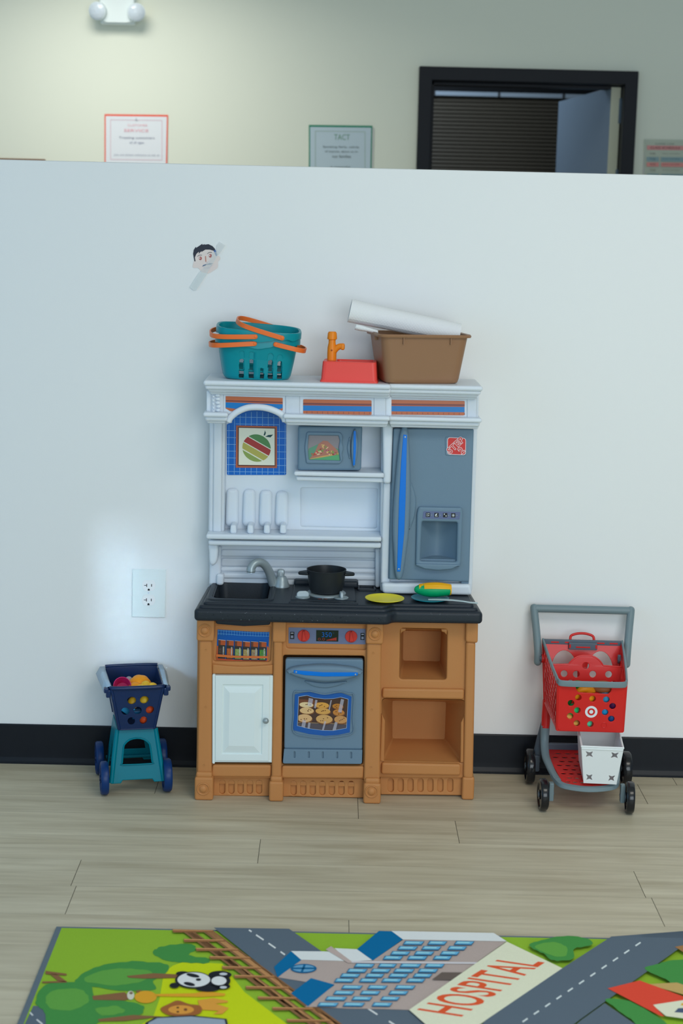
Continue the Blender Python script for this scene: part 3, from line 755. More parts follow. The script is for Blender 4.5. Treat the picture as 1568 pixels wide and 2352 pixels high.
# white flecks moulded into the black plastic
mb = MB(); FLK = mat((120, 128, 134), .5)
for k in range(70):
    x = random.uniform(xL+.03, xR-.03); y = -.2832 if x < xS else -.258
    z = random.uniform(.462, .482); s = random.uniform(.0004, .0009)
    yy = y + (.0006 if x < xS else max(0, (x-xS)/(xR-xS))*.006+.0004)
    mb.box(x-s, x+s, yy-.0004, yy+.002, z-s*.6, z+s*.6, FLK, 0)
o = obj('flecks', mb, KIT); o['kind'] = 'stuff'; o['label'] = 'pale flecks in the black plastic'

# ---- tap
mb = MB(); P = lambda px, py, Y: W(px, py, Y)
path = spline([P(632, 1350, -.075), P(626, 1337, -.078), P(618, 1314, -.086), P(608, 1298, -.096), P(597, 1291.5, -.105), P(585, 1294, -.113), P(577, 1304, -.118), P(576, 1312, -.119)], 5)
n = len(path); mb.tube(path, [.0125-.0022*min(1, k/(n*.55))+.0012*max(0, (k/n-.75)*4) for k in range(n)], SILVER, 16)
q = P(576, 1313, -.119); mb.lathe([(.0105, 0), (.0108, -.002), (.009, -.0025)], SILVER, Matrix.Translation((q.x, q.y, q.z)), 16)
b0 = Vector((P(646, 1350, -.07).x, -.075, CT))
mb.lathe([(.021, -.001), (.0212, .004), (.0185, .008), (.0165, .016), (.0135, .022), (.011, .026), (0, .027)], SILVER, Matrix.Translation(b0), 24)
tp = obj('tap', mb, KIT)
mb = MB(); hb = b0+Vector((-.0015, 0, .024))
mb.loft([[hb+Vector((x, y, z)) for x, y in rpoly(rect(-w_, -d_, w_, d_), .004, 3)] for w_, d_, z in ((.0075, .006, 0), (.0092, .007, .010), (.0088, .0065, .017), (.006, .005, .0195))], SILVER)
mb.box(hb.x-.0022, hb.x+.0022, hb.y-.0085, hb.y, hb.z+.004, hb.z+.0155, mat((176, 186, 190), .3), .0015)
obj('tap_handle', mb, tp)

# ---- hob
mb = MB()
a, c_ = px2x(667, 1390, -.22), px2x(818, 1390, -.22)
mb.plate([rpoly([(a, -.238), (c_, -.238), (c_-.004, -.035), (a+.004, -.035)], .014, 4)], .010, TOP(.494, .504), BLACKTOP, .005, 3)
mb.plate([rpoly([(a-.004, -.2535), (c_+.004, -.2535), (c_+.004, -.239), (a-.004, -.239)], .004, 3)], .009, TOP(.493, .502), BLACKTOP, .003, 3)
q = px2x(806, 1340, -.07)
mb.box(q-.022, q+.018, -.085, -.045, .500, .518, BLACKTOP, .006, 3); mb.box(a+.004, a+.05, -.075, -.04, .500, .516, BLACKTOP, .006, 3)
hob = obj('hob', mb, KIT)
bx, by = px2x(749, 1362, -.168), -.168
mb = MB(); mb.lathe([(.048, 0), (.048, .003), (.046, .0045), (.036, .0045), (.034, .003), (0, .003)], SILVER, Matrix.Translation((bx, by, .504)), 40)
obj('burner', mb, hob)
for px, rz in ((695, 14), (783.5, 96)):
    c = Vector((px2x(px, 1370, -.21), -.211, .504)); mx = Matrix.Translation(c) @ Matrix.Rotation(R(rz), 4, 'Z')
    mb = MB(); mb.lathe([(.0175, 0), (.0175, .002), (.016, .003), (0, .003)], SILVER, mx, 28)
    fin = rpoly([(-.0155, 0), (.0155, 0), (.0145, .009), (.009, .0135), (-.009, .0135), (-.0145, .009)], .005, 4)
    mb.plate([fin], .0065, mx @ Matrix.Translation((0, 0, .002)) @ TOXZ, mat((170, 182, 188), .3), .002, 3)
    obj('hob_knob', mb, hob)
A = Art(lambda x, y: Vector((x, y, .5044)), (0, 0, 1), .0001)
lx = px2x(741, 1374, -.2)
A.poly(rpoly(rect(lx-.014, -.2305, lx+.014, -.2235), .002, 3), (58, 50, 50)); A.poly(rect(lx-.011, -.2295, lx-.004, -.2245), (150, 70, 60), 0); A.poly(rect(lx+.004, -.2295, lx+.011, -.2245), (150, 84, 60), 0); A.poly(rect(lx-.0015, -.229, lx+.002, -.225), (190, 190, 190))
A.build('hob_sticker', hob)
# moulded groove box right of the hob
mb = MB(); g0, g1 = px2x(826, 1356, -.1), px2x(858, 1356, -.1)
mb.plate([rpoly(rect(g0-.006, -.105, g1+.006, -.055), .006, 3), rpoly(rect(g0, -.098, g1, -.062), .003, 3)], .006, TOP(.497, .503), BLACKTOP, .002, 2)
obj('moulded_tray', mb, KIT)

# ---- white back with shelves
mb = MB(); YB = -.05
rec = rpoly([(690, 1120), (868, 1122), (866, 1214), (690, 1210)], 5)
mb.slab([(484, 940), (900, 950), (893, 1348), (480, 1346)], YB, .012, WHITE, [rec], .003)
mb.slab([(484, 940), (900, 950), (893, 1348), (480, 1346)], YB+.012, .022, WHITE, b=.003)
mb.slab(rpoly([(481, 950), (518, 950), (514, 1232), (478, 1230)], 4), -.086, .05, WHITE, b=.008, seg=3)
mb.slab(rpoly([(490, 955), (511, 955), (508, 1225), (488, 1224)], 4), -.091, .02, WHITE, b=.005, seg=3)
# long shelf in two stepped mouldings
mb.slab(rpoly([(473, 1227), (876, 1234), (876, 1245), (473, 1239)], 2), -.128, .09, WHITE, b=.005, seg=3)
mb.slab(rpoly([(478, 1241), (875, 1247), (875, 1260), (478, 1253)], 2), -.118, .08, WHITE, b=.005, seg=3)
# microwave shelf
mb.slab(rpoly([(675, 1083), (884, 1087), (884, 1098), (675, 1093)], 2), -.138, .1, WHITE, b=.005, seg=3)
mb.slab(rpoly([(680, 1094), (882, 1098), (882, 1109), (680, 1104)], 2), -.128, .09, WHITE, b=.005, seg=3)
# column between microwave and fridge, and the fridge housing
mb.slab(rpoly([(878, 960), (903, 960), (897, 1112), (880, 1111)], 3), -.139, .1, WHITE, b=.006, seg=3)
mb.slab(rpoly([(876, 960), (1097, 962), (1084, 1362), (873, 1360)], 3), -.112, .09, WHITE, [rpoly([(960, 1190), (1056, 1192), (1053, 1299), (957, 1297)], 4)], .006, 3)
mb.slab(rpoly([(880, 1108), (904, 1108), (896, 1345), (874, 1343)], 3), -.119, .09, WHITE, b=.006, seg=3)
fb = [(876, 1340), (1080, 1343), (1084, 1368), (878, 1364)]
mb.slab(rpoly(fb, 5), -.140, .12, WHITE, b=.007, seg=3)
# plate rack ribs and pegs
for k, x in enumerate((534, 573, 611, 648)):
    mb.slab(rpoly([(x-14, 1123+k*2), (x+13, 1123+k*2), (x+13, 1212), (x-17, 1210)], [12, 12, 3, 3]), -.064, .02, WHITE, b=.0095, seg=5)
    mb.slab(rpoly([(x-5, 1206), (x+8, 1206), (x+9, 1227), (x-6, 1226)], 3), -.112, .05, WHITE, b=.005, seg=3)
# splashback mouldings below the long shelf
for y0, y1, Y in ((1262, 1279, -.0545), (1281, 1302, -.0525), (1302, 1313, -.0545), (1316, 1329, -.0545)):
    mb.slab(rpoly([(507, y0), (864, y0+5), (864, y1+5), (506, y1)], 1), Y, .014, WHITE, b=.006, seg=4)
mb.slab(rpoly([(482, 1254), (508, 1254), (506, 1345), (480, 1345)], 3), -.066, .03, WHITE, b=.006, seg=3)
sp = [(p.x, p.y) for p in spline([(480, 1252, 0), (499, 1252, 0), (500, 1275, 0), (497, 1292, 0), (488, 1300, 0), (481, 1292, 0), (480, 1270, 0)], 4, True)]
mb.slab(sp, -.102, .05, WHITE, b=.006, seg=3)
mb.slab(rpoly([(497, 1318), (514, 1320), (513, 1345), (496, 1345)], 4), -.075, .03, WHITE, b=.006, seg=3)
mb.slab(rpoly([(862, 1260), (876, 1260), (872, 1350), (862, 1350)], 2), -.075, .03, WHITE, b=.004)
obj('back_panel', mb, KIT)

# ---- cornice across the top
mb = MB()
cx0, cx1 = px2x(467, 880, -.21), px2x(1109, 885, -.2); cs = px2x(893, 900, -.2)
def course(z0, z1, yl, yr, ins, b=.006, x0=None):
    a = (cx0 if x0 is None else x0)
    mb.box(a+ins, cs+.004, yl, -.02, z0, z1, WHITE, b, 3); mb.box(cs-.004, cx1-ins, yr, -.02, z0, z1, WHITE, b, 3)
course(TOPZ-.013, TOPZ, -.215, -.203, 0, .006)
course(TOPZ-.022, TOPZ-.008, -.209, -.197, .004, .005)
course(TOPZ-.030, TOPZ-.013, -.200, -.188, .009, .008)
course(TOPZ-.036, TOPZ-.022, -.188, -.176, .012, .006)
# frieze with arched cut-out on the left
fr = [(474, 898), (899, 905), (899, 968), (655, 966)]
arch = [(p.x, p.y) for p in spline([(655, 968, 0), (650, 955, 0), (632, 944, 0), (610, 937, 0), (588, 935, 0), (566, 937, 0), (545, 946, 0), (530, 958, 0), (524, 968, 0)], 4)]
mb.slab(fr[:3]+arch+[(474, 966)], -.176, .10, WHITE, b=.003)
mb.slab([(895, 905), (1100, 908), (1098, 972), (895, 969)], -.164, .12, WHITE, b=.004)
mb.tube([W(x, y, -.181) for x, y in arch], .0078, WHITE, 12)
# raised frames between the stickers
for o, Y in (([(484, 900), (513, 901), (513, 950), (484, 950)], -.1785), ([(655, 905), (688, 906), (688, 955), (655, 955)], -.1785), ([(858, 908), (886, 908), (886, 958), (858, 958)], -.1785), ([(1072, 912), (1096, 912), (1094, 965), (1072, 964)], -.1665)):
    mb.slab(rpoly(o, 2), Y, .02, WHITE, b=.003)
for k in range(5):                              # carved scroll ornament on the left end
    mb.blob(W(500+random.uniform(-2, 2), 908+k*8.5, -.182), (.006, .003, .0038), WHITE, n=10); mb.blob(W(490, 911+k*8.5, -.182), (.003, .002, .003), WHITE, n=8)
# lower moulding, broken by the arch
zl = pz(600, 948, -.2)
def low(px0, px1, Y, dz=0):
    a, b_ = px2x(px0, 960, Y), px2x(px1, 960, Y)
    z = TOPZ-.0775+dz
    mb.box(a, b_, Y, -.05, z-.011, z, WHITE, .005, 3); mb.box(a+.004, b_-.004 if px1 > 700 else b_-.002, Y+.009, -.05, z-.022, z-.008, WHITE, .006, 3); mb.box(a+.007, b_-.006, Y+.016, -.05, z-.028, z-.018, WHITE, .005, 3)
low(466, 523, -.203); low(650, 896, -.203); low(890, 1107, -.191, -.001)
obj('cornice', mb, KIT)

# ---- striped pelmet stickers
def pelmet(outline, x0, x1, ya, yb, sl, Y):
    A = Art(front(Y), (0, -1, 0), .00012, .22, coat=.3)
    def band(f0, f1): return [(x0, ya+(yb-ya)*f0), (x1, ya+(yb-ya)*f0+sl), (x1, ya+(yb-ya)*f1+sl), (x0, ya+(yb-ya)*f1)]
    A.poly(outline, (178, 98, 62))
    A.poly(band(.24, .36), (116, 62, 58), 0); A.poly(band(.36, .42), (164, 84, 58), 0); A.poly(band(.42, .78), (22, 112, 178), 0)
    k = 8
    while x0+k < x1: A.poly([(x0+k, yb-6.0+sl*k/(x1-x0)), (x0+k+1, yb-6.0+sl*k/(x1-x0)), (x0+k+1, yb-1.2+sl*k/(x1-x0)), (x0+k, yb-1.2+sl*k/(x1-x0))], (112, 60, 62), 0); k += 12
    A.lvl += 1
    return A
A = pelmet(rpoly([(696, 917), (853, 919.5), (853, 953), (696, 950.5)], 2.5), 696, 853, 917, 950.5, 2.4, -.1767); A.build('pelmet_sticker', KIT)
A = pelmet(rpoly([(890, 918), (1067, 921), (1066, 954), (890, 952)], 2.5), 890, 1066.5, 918, 952, 2.4, -.1647); A.build('pelmet_sticker', KIT)
A = Art(front(-.1767), (0, -1, 0), .00012, .22, coat=.3)
A.poly([(518, 910), (649, 914), (649, 942), (640, 947), (612, 935), (588, 932), (562, 935), (536, 945), (528, 944), (518, 938)], (178, 98, 62))
A.poly([(518, 919), (649, 923), (649, 926), (518, 922)], (116, 62, 58), 0); A.poly([(518, 924), (649, 928.5), (649, 937), (640, 940), (612, 933), (588, 931), (562, 933), (540, 939), (518, 936)], (22, 112, 178), 0)
A.lvl += 1; A.build('pelmet_sticker', KIT)

# ---- tiled picture with a fruit in a frame
A = Art(front(-.0507), (0, -1, 0), .00018, .2, coat=.4)
tile = [(524, 973), (533, 971)]+[(p.x, p.y) for p in spline([(533, 966, 0), (545, 953, 0), (566, 944, 0), (590, 941, 0), (614, 944, 0), (636, 954, 0), (648, 968, 0)], 4)]+[(657, 974), (657, 1089), (655, 1091), (523, 1091), (521, 1089), (521, 975)]
A.poly(tile, (20, 98, 186))
GRT = (140, 186, 226)
for k in range(9):
    y = 958+k*15.6; x0, x1 = (521, 657) if y > 976 else (541, 642)
    if y < 1091: A.line((x0, y), (x1, y+2), .8, GRT)
for k in range(11):
    x = 525.5+k*12.9; yt = 975 if (x < 533 or x > 648) else 945+((x-590)/55)**2*18
    A.line((x, yt), (x-.8, 1090), .8, GRT)
A.lvl += 1
A.poly([(542, 977), (636, 979), (636, 1075), (541, 1074)], (170, 94, 68)); A.poly([(546, 980.5), (632.5, 982.5), (632.5, 1071), (545.5, 1070)], (96, 60, 52)); A.poly([(548.5, 982.5), (630.5, 984.5), (630.5, 1068.5), (548, 1067.5)], (222, 228, 204))
def sub(f): return f
fr_c = (589, 1029); 
def clip_disc(lo, hi, rot=.52, r=33, ry=31):   # the slice of a disc between two slanted lines
    o = []
    for v, s in ((lo, 1), (hi, -1)):
        hw = math.sqrt(max(0, 1-(v/ry)**2))*r
        o.append((v, hw))
    pts = []
    for k in range(13):
        v = lo+(hi-lo)*k/12; hw = math.sqrt(max(0, 1-(v/ry)**2))*r; pts.append((hw, v))
    for k in range(13):
        v = hi+(lo-hi)*k/12; hw = math.sqrt(max(0, 1-(v/ry)**2))*r; pts.append((-hw, v))
    cr, sr = math.cos(rot), math.sin(rot)
    return [(fr_c[0]+x*cr-y*sr, fr_c[1]+x*sr+y*cr) for x, y in pts]
for lo, hi, c in ((-31, -14.5, (86, 134, 82)), (-12.5, 1.5, (166, 62, 58)), (3.5, 17, (176, 168, 86)), (19.5, 31, (138, 158, 84))): A.poly(clip_disc(lo, hi), c, 0)
A.lvl += 1
A.poly([(605, 1000), (607.5, 992), (608, 988), (610.5, 994), (608.5, 1000)], (38, 76, 76), 0); A.poly([(609, 1003), (616, 999), (627, 998), (621, 1004.5)], (38, 76, 76))
A.build('tile_picture', KIT)

# ---- microwave
YM = -.124
mb = MB(); mb.slab(rpoly([(684, 979), (832, 979), (829, 1081), (683, 1081)], [2, 2, 6, 6]), YM, .075, GREY, b=.006, seg=3)
win = rpoly([(704, 992), (782, 993), (788, 1004), (785, 1015), (789, 1030), (785, 1045), (788, 1055), (781, 1066), (703, 1065), (699, 1028)], 5)
hole = rpoly([(709, 1000), (777, 1001), (780, 1012), (777, 1028), (779, 1045), (781, 1058), (709, 1056), (707, 1028)], 2)
mb.slab(win, YM-.005, .008, GREY, [hole], .003, 3)
mb.slab(rpoly([(692, 1078), (702, 1078), (702, 1085), (692, 1085)], 1), YM+.01, .02, GREY, b=.002)
mw = obj('microwave', mb, KIT)
A = Art(front(YM-.0004), (0, -1, 0), .00012, .2, coat=.3)
A.poly(hole, (134, 128, 132)); A.poly([(709, 1030), (735, 1018), (780, 1032), (781, 1058), (709, 1056), (707, 1040)], (92, 140, 116))
A.poly([(709, 1054), (735, 1048), (778, 1041), (779, 1058), (712, 1057)], (86, 158, 110)); A.poly([(711, 1053), (723, 1038), (731, 1020), (742, 1012), (752, 1013), (764, 1024), (775, 1034), (777, 1040), (740, 1047)], (166, 112, 96))
A.poly([(711, 1053.5), (740, 1047), (777, 1040), (777, 1044), (740, 1050.5), (713, 1054.5)], (192, 150, 94))
random.seed(5)
for k in range(46):
    u, v_ = random.random(), random.random(); x = 716+u*58; ytop = 1046-28*math.exp(-((x-746)/18)**2); y = ytop+v_*(1044-ytop)
    A.poly(ell(x, y, random.uniform(1.6, 4.2), random.uniform(1, 2.2), 8, random.uniform(-1, 1)), random.choice([(190, 76, 70), (206, 170, 110), (116, 150, 80), (176, 104, 116), (214, 190, 150), (150, 70, 60)]), 0)
    A.lvl += .15
A.build('microwave_window', mw)
def lens(xc, y0, y1, wd, dx=0, n=10):          # tall pointed-oval outline
    L_ = [(xc+dx*(k/n-.5)-wd/2*math.sin(math.pi*(k/n)**.9)**.7-1, y0+(y1-y0)*k/n) for k in range(n+1)]
    Rr = [(xc+dx*(k/n-.5)+wd/2*math.sin(math.pi*(k/n)**.9)**.7+1, y0+(y1-y0)*k/n) for k in range(n+1)]
    return L_+Rr[::-1]
mb = MB(); mb.slab(lens(814, 986, 1074, 14, -2), YM-.012, .02, GREY, b=.004, seg=3)
mb.slab([(p.x, p.y) for p in spline([(803, 1004, 0), (799, 1016, 0), (797, 1028, 0), (799, 1042, 0), (803, 1054, 0), (805, 1028, 0)], 4, True)], YM-.004, .01, GREY, b=.003)
hd = obj('microwave_handle', mb, mw)
def strip(parent_, Y, o, lab=None):
    mb = MB(); mb.slab(rpoly(o, 1.5), Y-.0016, .003, BLUE, b=.0008); s_ = obj('handle_strip', mb, parent_); s_['label'] = 'glossy blue strip'; return s_
strip(mw, YM-.012, [(812, 990), (817, 990), (817.5, 1028), (815, 1068), (810.5, 1070), (811.5, 1028)])

# ---- fridge
YD = -.134
dis_h = rpoly([(969, 1198), (1050, 1200), (1048, 1291), (965, 1289)], 4)
mb = MB(); mb.slab(rpoly([(903, 984), (1088, 985), (1077, 1337), (893, 1331)], 3), YD, .03, GREY, [dis_h], .004, 3)
mb.slab(rpoly([(899, 986), (906, 986), (896, 1330), (891, 1330)], 1), YD+.01, .03, GREY, b=.003)
mb.slab(rpoly([(1060, 1332), (1077, 1333), (1076, 1342), (1058, 1340)], 2), YD+.006, .02, GREY, b=.002)
fd = obj('fridge_door', mb, KIT)
mb = MB()
sp = [(p.x, p.y) for p in spline([(921, 989, 0), (910, 1080, 0), (902, 1198, 0), (904, 1270, 0), (909, 1326, 0), (924, 1326, 0), (934, 1265, 0), (940, 1210, 0), (943, 1110, 0), (937, 989, 0)], 5, True)]
mb.slab(sp, YD-.018, .022, GREY, b=.007, seg=4)
mb.slab([(p.x, p.y) for p in spline([(940, 1104, 0), (947, 1115, 0), (955, 1145, 0), (953, 1180, 0), (946, 1205, 0), (939, 1215, 0), (938, 1160, 0)], 4, True)], YD-.006, .012, GREY, b=.004)
obj('fridge_handle', mb, fd)
st = strip(fd, YD-.018, [(926, 998), (934.5, 999), (933, 1060), (931, 1150), (928, 1225), (919, 1313), (911.5, 1313), (914, 1225), (916, 1150), (921, 1060)])
for px, py in ((930, 1004), (915.5, 1307)):
    mb = MB(); mb.lathe([(.0022, 0), (.002, .001), (0, .0013)], SILVER, Matrix.Translation(W(px, py, YD-.0196)) @ Matrix.Rotation(R(90), 4, 'X'), 12); obj('screw', mb, fd)
mb = MB()
fo = rpoly([(961, 1164), (1061, 1166), (1063, 1180), (1058, 1300), (1032, 1309), (1006, 1311), (980, 1308), (954, 1299), (957, 1180)], 6)
mb.slab(fo, YD-.010, .012, GREY, [dis_h], .005, 4)
mb.slab(rpoly([(955, 1295), (1057, 1297), (1056, 1301), (1036, 1308), (1006, 1310.5), (976, 1307.5), (955, 1299.5)], 3), YD-.014, .013, GREY, b=.003, seg=3)
A0, A1 = W(964, 1290, YD), W(1051, 1198, YD); k_ = 12; pr = []
for k in range(k_+1):                           # scooped half-round alcove
    t = k/k_; pr.append((A0.x+(A1.x-A0.x)*t, YD+.002+.045*math.sin(math.pi*t)))
mb.loft([[Vector((x, y, z)) for x, y in pr] for z in (A0.z-.001, A1.z+.001)], GREY, True, True, closed=False)
zc = A0.z+.007
mb.loft([[Vector((x, y, z)) for x, y in pr] for z in (A0.z-.004, zc)], GREY, True, True, closed=True)
obj('water_dispenser', mb, fd)
A = Art(front(YD-.0105), (0, -1, 0), .0002, .3)
A.poly(rpoly([(972, 1174), (1057, 1176), (1055, 1193), (970, 1191)], 2), (92, 104, 140))
for x in (982.5, 1002, 1022, 1040.5):
    y = 1182.5+(x-982)*.02; A.poly(rect(x-5, y-5, x+5, y+5), (28, 32, 36), 0)
A.lvl += 1
WH = (214, 222, 220)
for dx, dy in ((-2, -2), (2, -2.5), (-2, 2), (1.6, 1.6)): A.poly(ell(982.5+dx, 1182.5+dy, 1.2, 1.2, 8), WH, 0)
A.poly([(999, 1186), (999.5, 1181), (1004, 1179), (1002, 1184)], WH, 0); A.line((1000, 1186), (1005, 1185), .8, WH)
A.poly(ell(1020, 1181, 1.2, 1.7, 8), WH, 0); A.poly(ell(1024, 1185, 1.2, 1.7, 8), WH, 0)
for k in range(8): A.line((1040.5, 1183.7), (1040.5+3.6*math.cos(k*math.pi/4), 1183.7+3.6*math.sin(k*math.pi/4)), .6, WH)
for x in (991, 1010.5, 1030, 1049): A.poly(ell(x, 1183+(x-991)*.02, .9, .9, 8), (150, 170, 130), 0)
A.lvl += 1
A.build('button_panel', fd)
mb = MB(); mb.slab(rpoly([(1023, 1004), (1069, 1005), (1069, 1047), (1024, 1046), (1022.5, 1042), (1022, 1008)], 5), YD-.002, .003, GREY, b=.0012); mb.mats
obj('logo_pad', mb, fd)
A = Art(front(YD-.0022), (0, -1, 0), .00016, .3)
A.poly(rpoly([(1027, 1004), (1070, 1006), (1069.5, 1045.5), (1026.5, 1044)], 7), (218, 208, 212)); A.poly(rpoly([(1028.3, 1005.3), (1068.8, 1007.2), (1068.2, 1044.2), (1028, 1042.8)], 6), (198, 48, 44))
rt = -.74
A.text('STEP', 1045.5, 1022.5, 15.5, (228, 220, 224), rt, .062, None, 1.16, 19.5); A.text('STEP', 1045.5, 1022.5, 11.0, (198, 48, 44), rt, .016, None, 1.16, 19.5)
A.text('2', 1058.5, 1034, 16, (228, 220, 224), rt, .062, None, 1, 21); A.text('2', 1058.5, 1034, 11.5, (198, 48, 44), rt, .016, None, 1, 21)
A.build('logo_sticker', fd)

# ---- cupboard door
YC = -.243
mb = MB(); mb.slab(rpoly([(490, 1551), (627, 1552), (624, 1752), (488, 1751)], 2), YC, .014, WHITEDOOR, b=.002)
mb.slab(rpoly([(487.5, 1549), (494, 1549), (493, 1755), (487, 1754)], 1.5), YC-.003, .012, WHITEDOOR, b=.002, seg=3)
mb.slab([(494, 1552), (620, 1553), (617, 1749), (494, 1748)], YC-.003, .006, WHITEDOOR, [[(512, 1573), (603, 1574), (600, 1732), (509, 1731)]], .0025)
def pyramid(o, i, Y0, Y1):
    a = [Vector((x, Y0, z)) for x, z in XZ(o, Y0)]; c_ = [Vector((x, Y1, z)) for x, z in XZ(i, Y1)]
    mb.loft([a, c_], WHITEDOOR, False, True)
pyramid([(514, 1576), (601, 1577), (598, 1730), (511, 1729)], [(527, 1591), (585, 1592), (583, 1714), (525, 1713)], YC+.0002, YC-.0055)
cd = obj('cupboard_door', mb, KIT, angle=16)
mb = MB(); mb.lathe([(.004, 0), (.0038, .004), (.0068, .007), (.0075, .010), (.006, .013), (.003, .0145), (0, .015)], SILVER, Matrix.Translation(W(610.5, 1653, YC-.003)) @ Matrix.Rotation(R(90), 4, 'X'), 20)
k_ = obj('knob', mb, cd); k_['label'] = 'small silver knob'

# ---- oven
YO = -.240
mb = MB(); mb.slab(rpoly([(655, 1513), (834, 1515), (832, 1722), (652, 1720)], [6, 6, 1, 1]), YO, .02, GREY, b=.004, seg=3)
dr = rpoly([(652, 1721), (832, 1723), (831, 1755), (649, 1754)], [1, 1, 5, 5])
mb.slab(dr, YO-.006, .026, GREY, [capsule(x, 1726+(x-676)*.01, 1741+(x-676)*.01, 3.6, 4) for x in (676, 709, 741, 774, 806)], .0012, 2)
mb.slab([(660, 1723), (825, 1725), (825, 1748), (660, 1746)], YO-.002, .02, GREY, b=.001)
mb.slab([(p.x, p.y) for p in spline([(700, 1564, 0), (745, 1569, 0), (795, 1565, 0), (782, 1574, 0), (748, 1581, 0), (716, 1576, 0)], 5, True)], YO-.0045, .01, GREY, b=.004, seg=3)
frame_o = [(p.x, p.y) for p in spline([(673, 1591, 0), (690, 1588, 0), (712, 1587, 0), (745, 1594, 0), (780, 1588, 0), (800, 1592, 0), (813, 1597, 0), (811, 1650, 0), (811, 1684, 0), (780, 1692, 0), (742, 1696, 0), (705, 1692, 0), (672, 1682, 0), (673, 1640, 0)], 4, True)]
fr_i = [(p.x, p.y) for p in [Vector((742, 1642, 0)).lerp(Vector((x, y, 0)), .965) for x, y in frame_o]]
mb.slab(frame_o, YO-.005, .008, GREY, [fr_i], .002, 3)
ov = obj('oven_door', mb, KIT)
mb = MB()
mb.slab([(p.x, p.y) for p in spline([(660, 1543, 0), (672, 1535, 0), (705, 1530, 0), (748, 1529, 0), (792, 1532, 0), (820, 1537, 0), (832, 1545, 0), (818, 1556, 0), (785, 1565, 0), (745, 1568, 0), (705, 1563, 0), (672, 1553, 0)], 5, True)], YO-.022, .024, GREY, b=.009, seg=4)
mb.slab([(p.x, p.y) for p in spline([(700, 1532, 0), (716, 1527, 0), (746, 1526, 0), (776, 1528, 0), (790, 1533, 0), (746, 1536, 0)], 5, True)], YO-.012, .014, GREY, b=.004)
obj('oven_handle', mb, ov)
strip(ov, YO-.022, [(674.5, 1539), (681, 1540), (742, 1544.5), (815, 1544.5), (822, 1545), (821, 1552), (800, 1553.5), (742, 1554), (700, 1551), (674, 1546)])
for px, py in ((680, 1543.5), (816, 1549)):
    mb = MB(); mb.lathe([(.0022, 0), (.002, .001), (0, .0013)], SILVER, Matrix.Translation(W(px, py, YO-.0236)) @ Matrix.Rotation(R(90), 4, 'X'), 12); obj('screw', mb, ov)
A = Art(front(YO-.0012), (0, -1, 0), .00012, .2, coat=.3)
MESHB = bpy.data.materials.new('blue_mesh'); MESHB.use_nodes = True; nt = MESHB.node_tree
tc = nt.nodes.new('ShaderNodeTexCoord'); vo = nt.nodes.new('ShaderNodeTexVoronoi'); vo.inputs['Scale'].default_value = 520; vo.inputs['Randomness'].default_value = 0
rp = nt.nodes.new('ShaderNodeValToRGB'); rp.color_ramp.elements[0].position = .22; rp.color_ramp.elements[0].color = (.004, .035, .12, 1); rp.color_ramp.elements[1].position = .4; rp.color_ramp.elements[1].color = (lin(16)*1.2, lin(92)*1.2, lin(176)*1.2, 1)
mpn = nt.nodes.new('ShaderNodeMapping'); mpn.inputs['Rotation'].default_value = (0, R(45), 0)
nt.links.new(tc.outputs['Object'], mpn.inputs[0]); nt.links.new(mpn.outputs[0], vo.inputs['Vector']); nt.links.new(vo.outputs['Distance'], rp.inputs[0]); nt.links.new(rp.outputs[0], nt.nodes['Principled BSDF'].inputs['Base Color']); nt.nodes['Principled BSDF'].inputs['Roughness'].default_value = .3
A.poly([(677, 1595), (690, 1592), (711, 1589), (728, 1593), (750, 1595), (775, 1592), (785, 1592), (807, 1600), (803, 1682), (775, 1688), (746, 1690), (710, 1686), (673, 1677)], MESHB)
pic = [(686, 1600.5), (705, 1597.5), (722, 1603), (745, 1605.5), (765, 1605), (782, 1601.5), (799, 1606), (795, 1672), (765, 1677.5), (740, 1677), (710, 1673), (683, 1666.5)]
A.poly([(742+(x-742)*1.013, 1638+(y-1638)*1.02) for x, y in pic], (170, 190, 214)); A.poly(pic, (74, 52, 46))
A.poly([(686, 1606), (720, 1608), (735, 1614), (735, 1622), (686, 1618)], (112, 68, 48), 0); A.poly([(684, 1660), (795, 1664), (795, 1672), (765, 1677.5), (740, 1677), (710, 1673), (683, 1666.5)], (78, 72, 80)); A.line((684, 1659), (795, 1663), 1.2, (166, 138, 100), 1)
for cx, cy, rx, ry, c in ((704, 1619, 17, 6.8, (214, 190, 146)), (740, 1620, 17, 7.5, (206, 150, 72)), (776, 1622, 13, 6.5, (178, 116, 50)), (705, 1632, 17, 8, (208, 172, 122)), (742, 1633, 18, 8, (200, 150, 80)), (778, 1636, 14, 8, (182, 120, 58)), (700, 1649, 18, 10, (204, 164, 116)), (745, 1651, 20, 11, (196, 152, 94)), (783, 1652, 16, 9.5, (186, 136, 84))):
    A.poly([(min(max(x, 685), 796), y) for x, y in ell(cx, cy+1.5, rx, ry, 20, .06)], (120, 76, 46)); A.poly([(min(max(x, 685), 796), y) for x, y in ell(cx-.6, cy-.3, rx*.95, ry*.92, 20, .06)], c)
    for j in range(4): A.poly(ell(cx+random.uniform(-.5, .5)*rx, cy+random.uniform(-.5, .5)*ry, 1.5, 1.1, 7), (96, 58, 36), 0)
    A.lvl += 1
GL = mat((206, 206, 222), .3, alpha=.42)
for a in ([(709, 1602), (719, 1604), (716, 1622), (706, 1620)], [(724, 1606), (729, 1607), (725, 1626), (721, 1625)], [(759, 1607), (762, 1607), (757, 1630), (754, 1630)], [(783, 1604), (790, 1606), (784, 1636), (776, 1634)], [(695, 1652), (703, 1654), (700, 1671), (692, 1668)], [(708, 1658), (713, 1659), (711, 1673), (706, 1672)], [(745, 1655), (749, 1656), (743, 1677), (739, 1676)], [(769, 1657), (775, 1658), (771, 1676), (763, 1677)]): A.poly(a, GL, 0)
A.build('oven_window', ov)

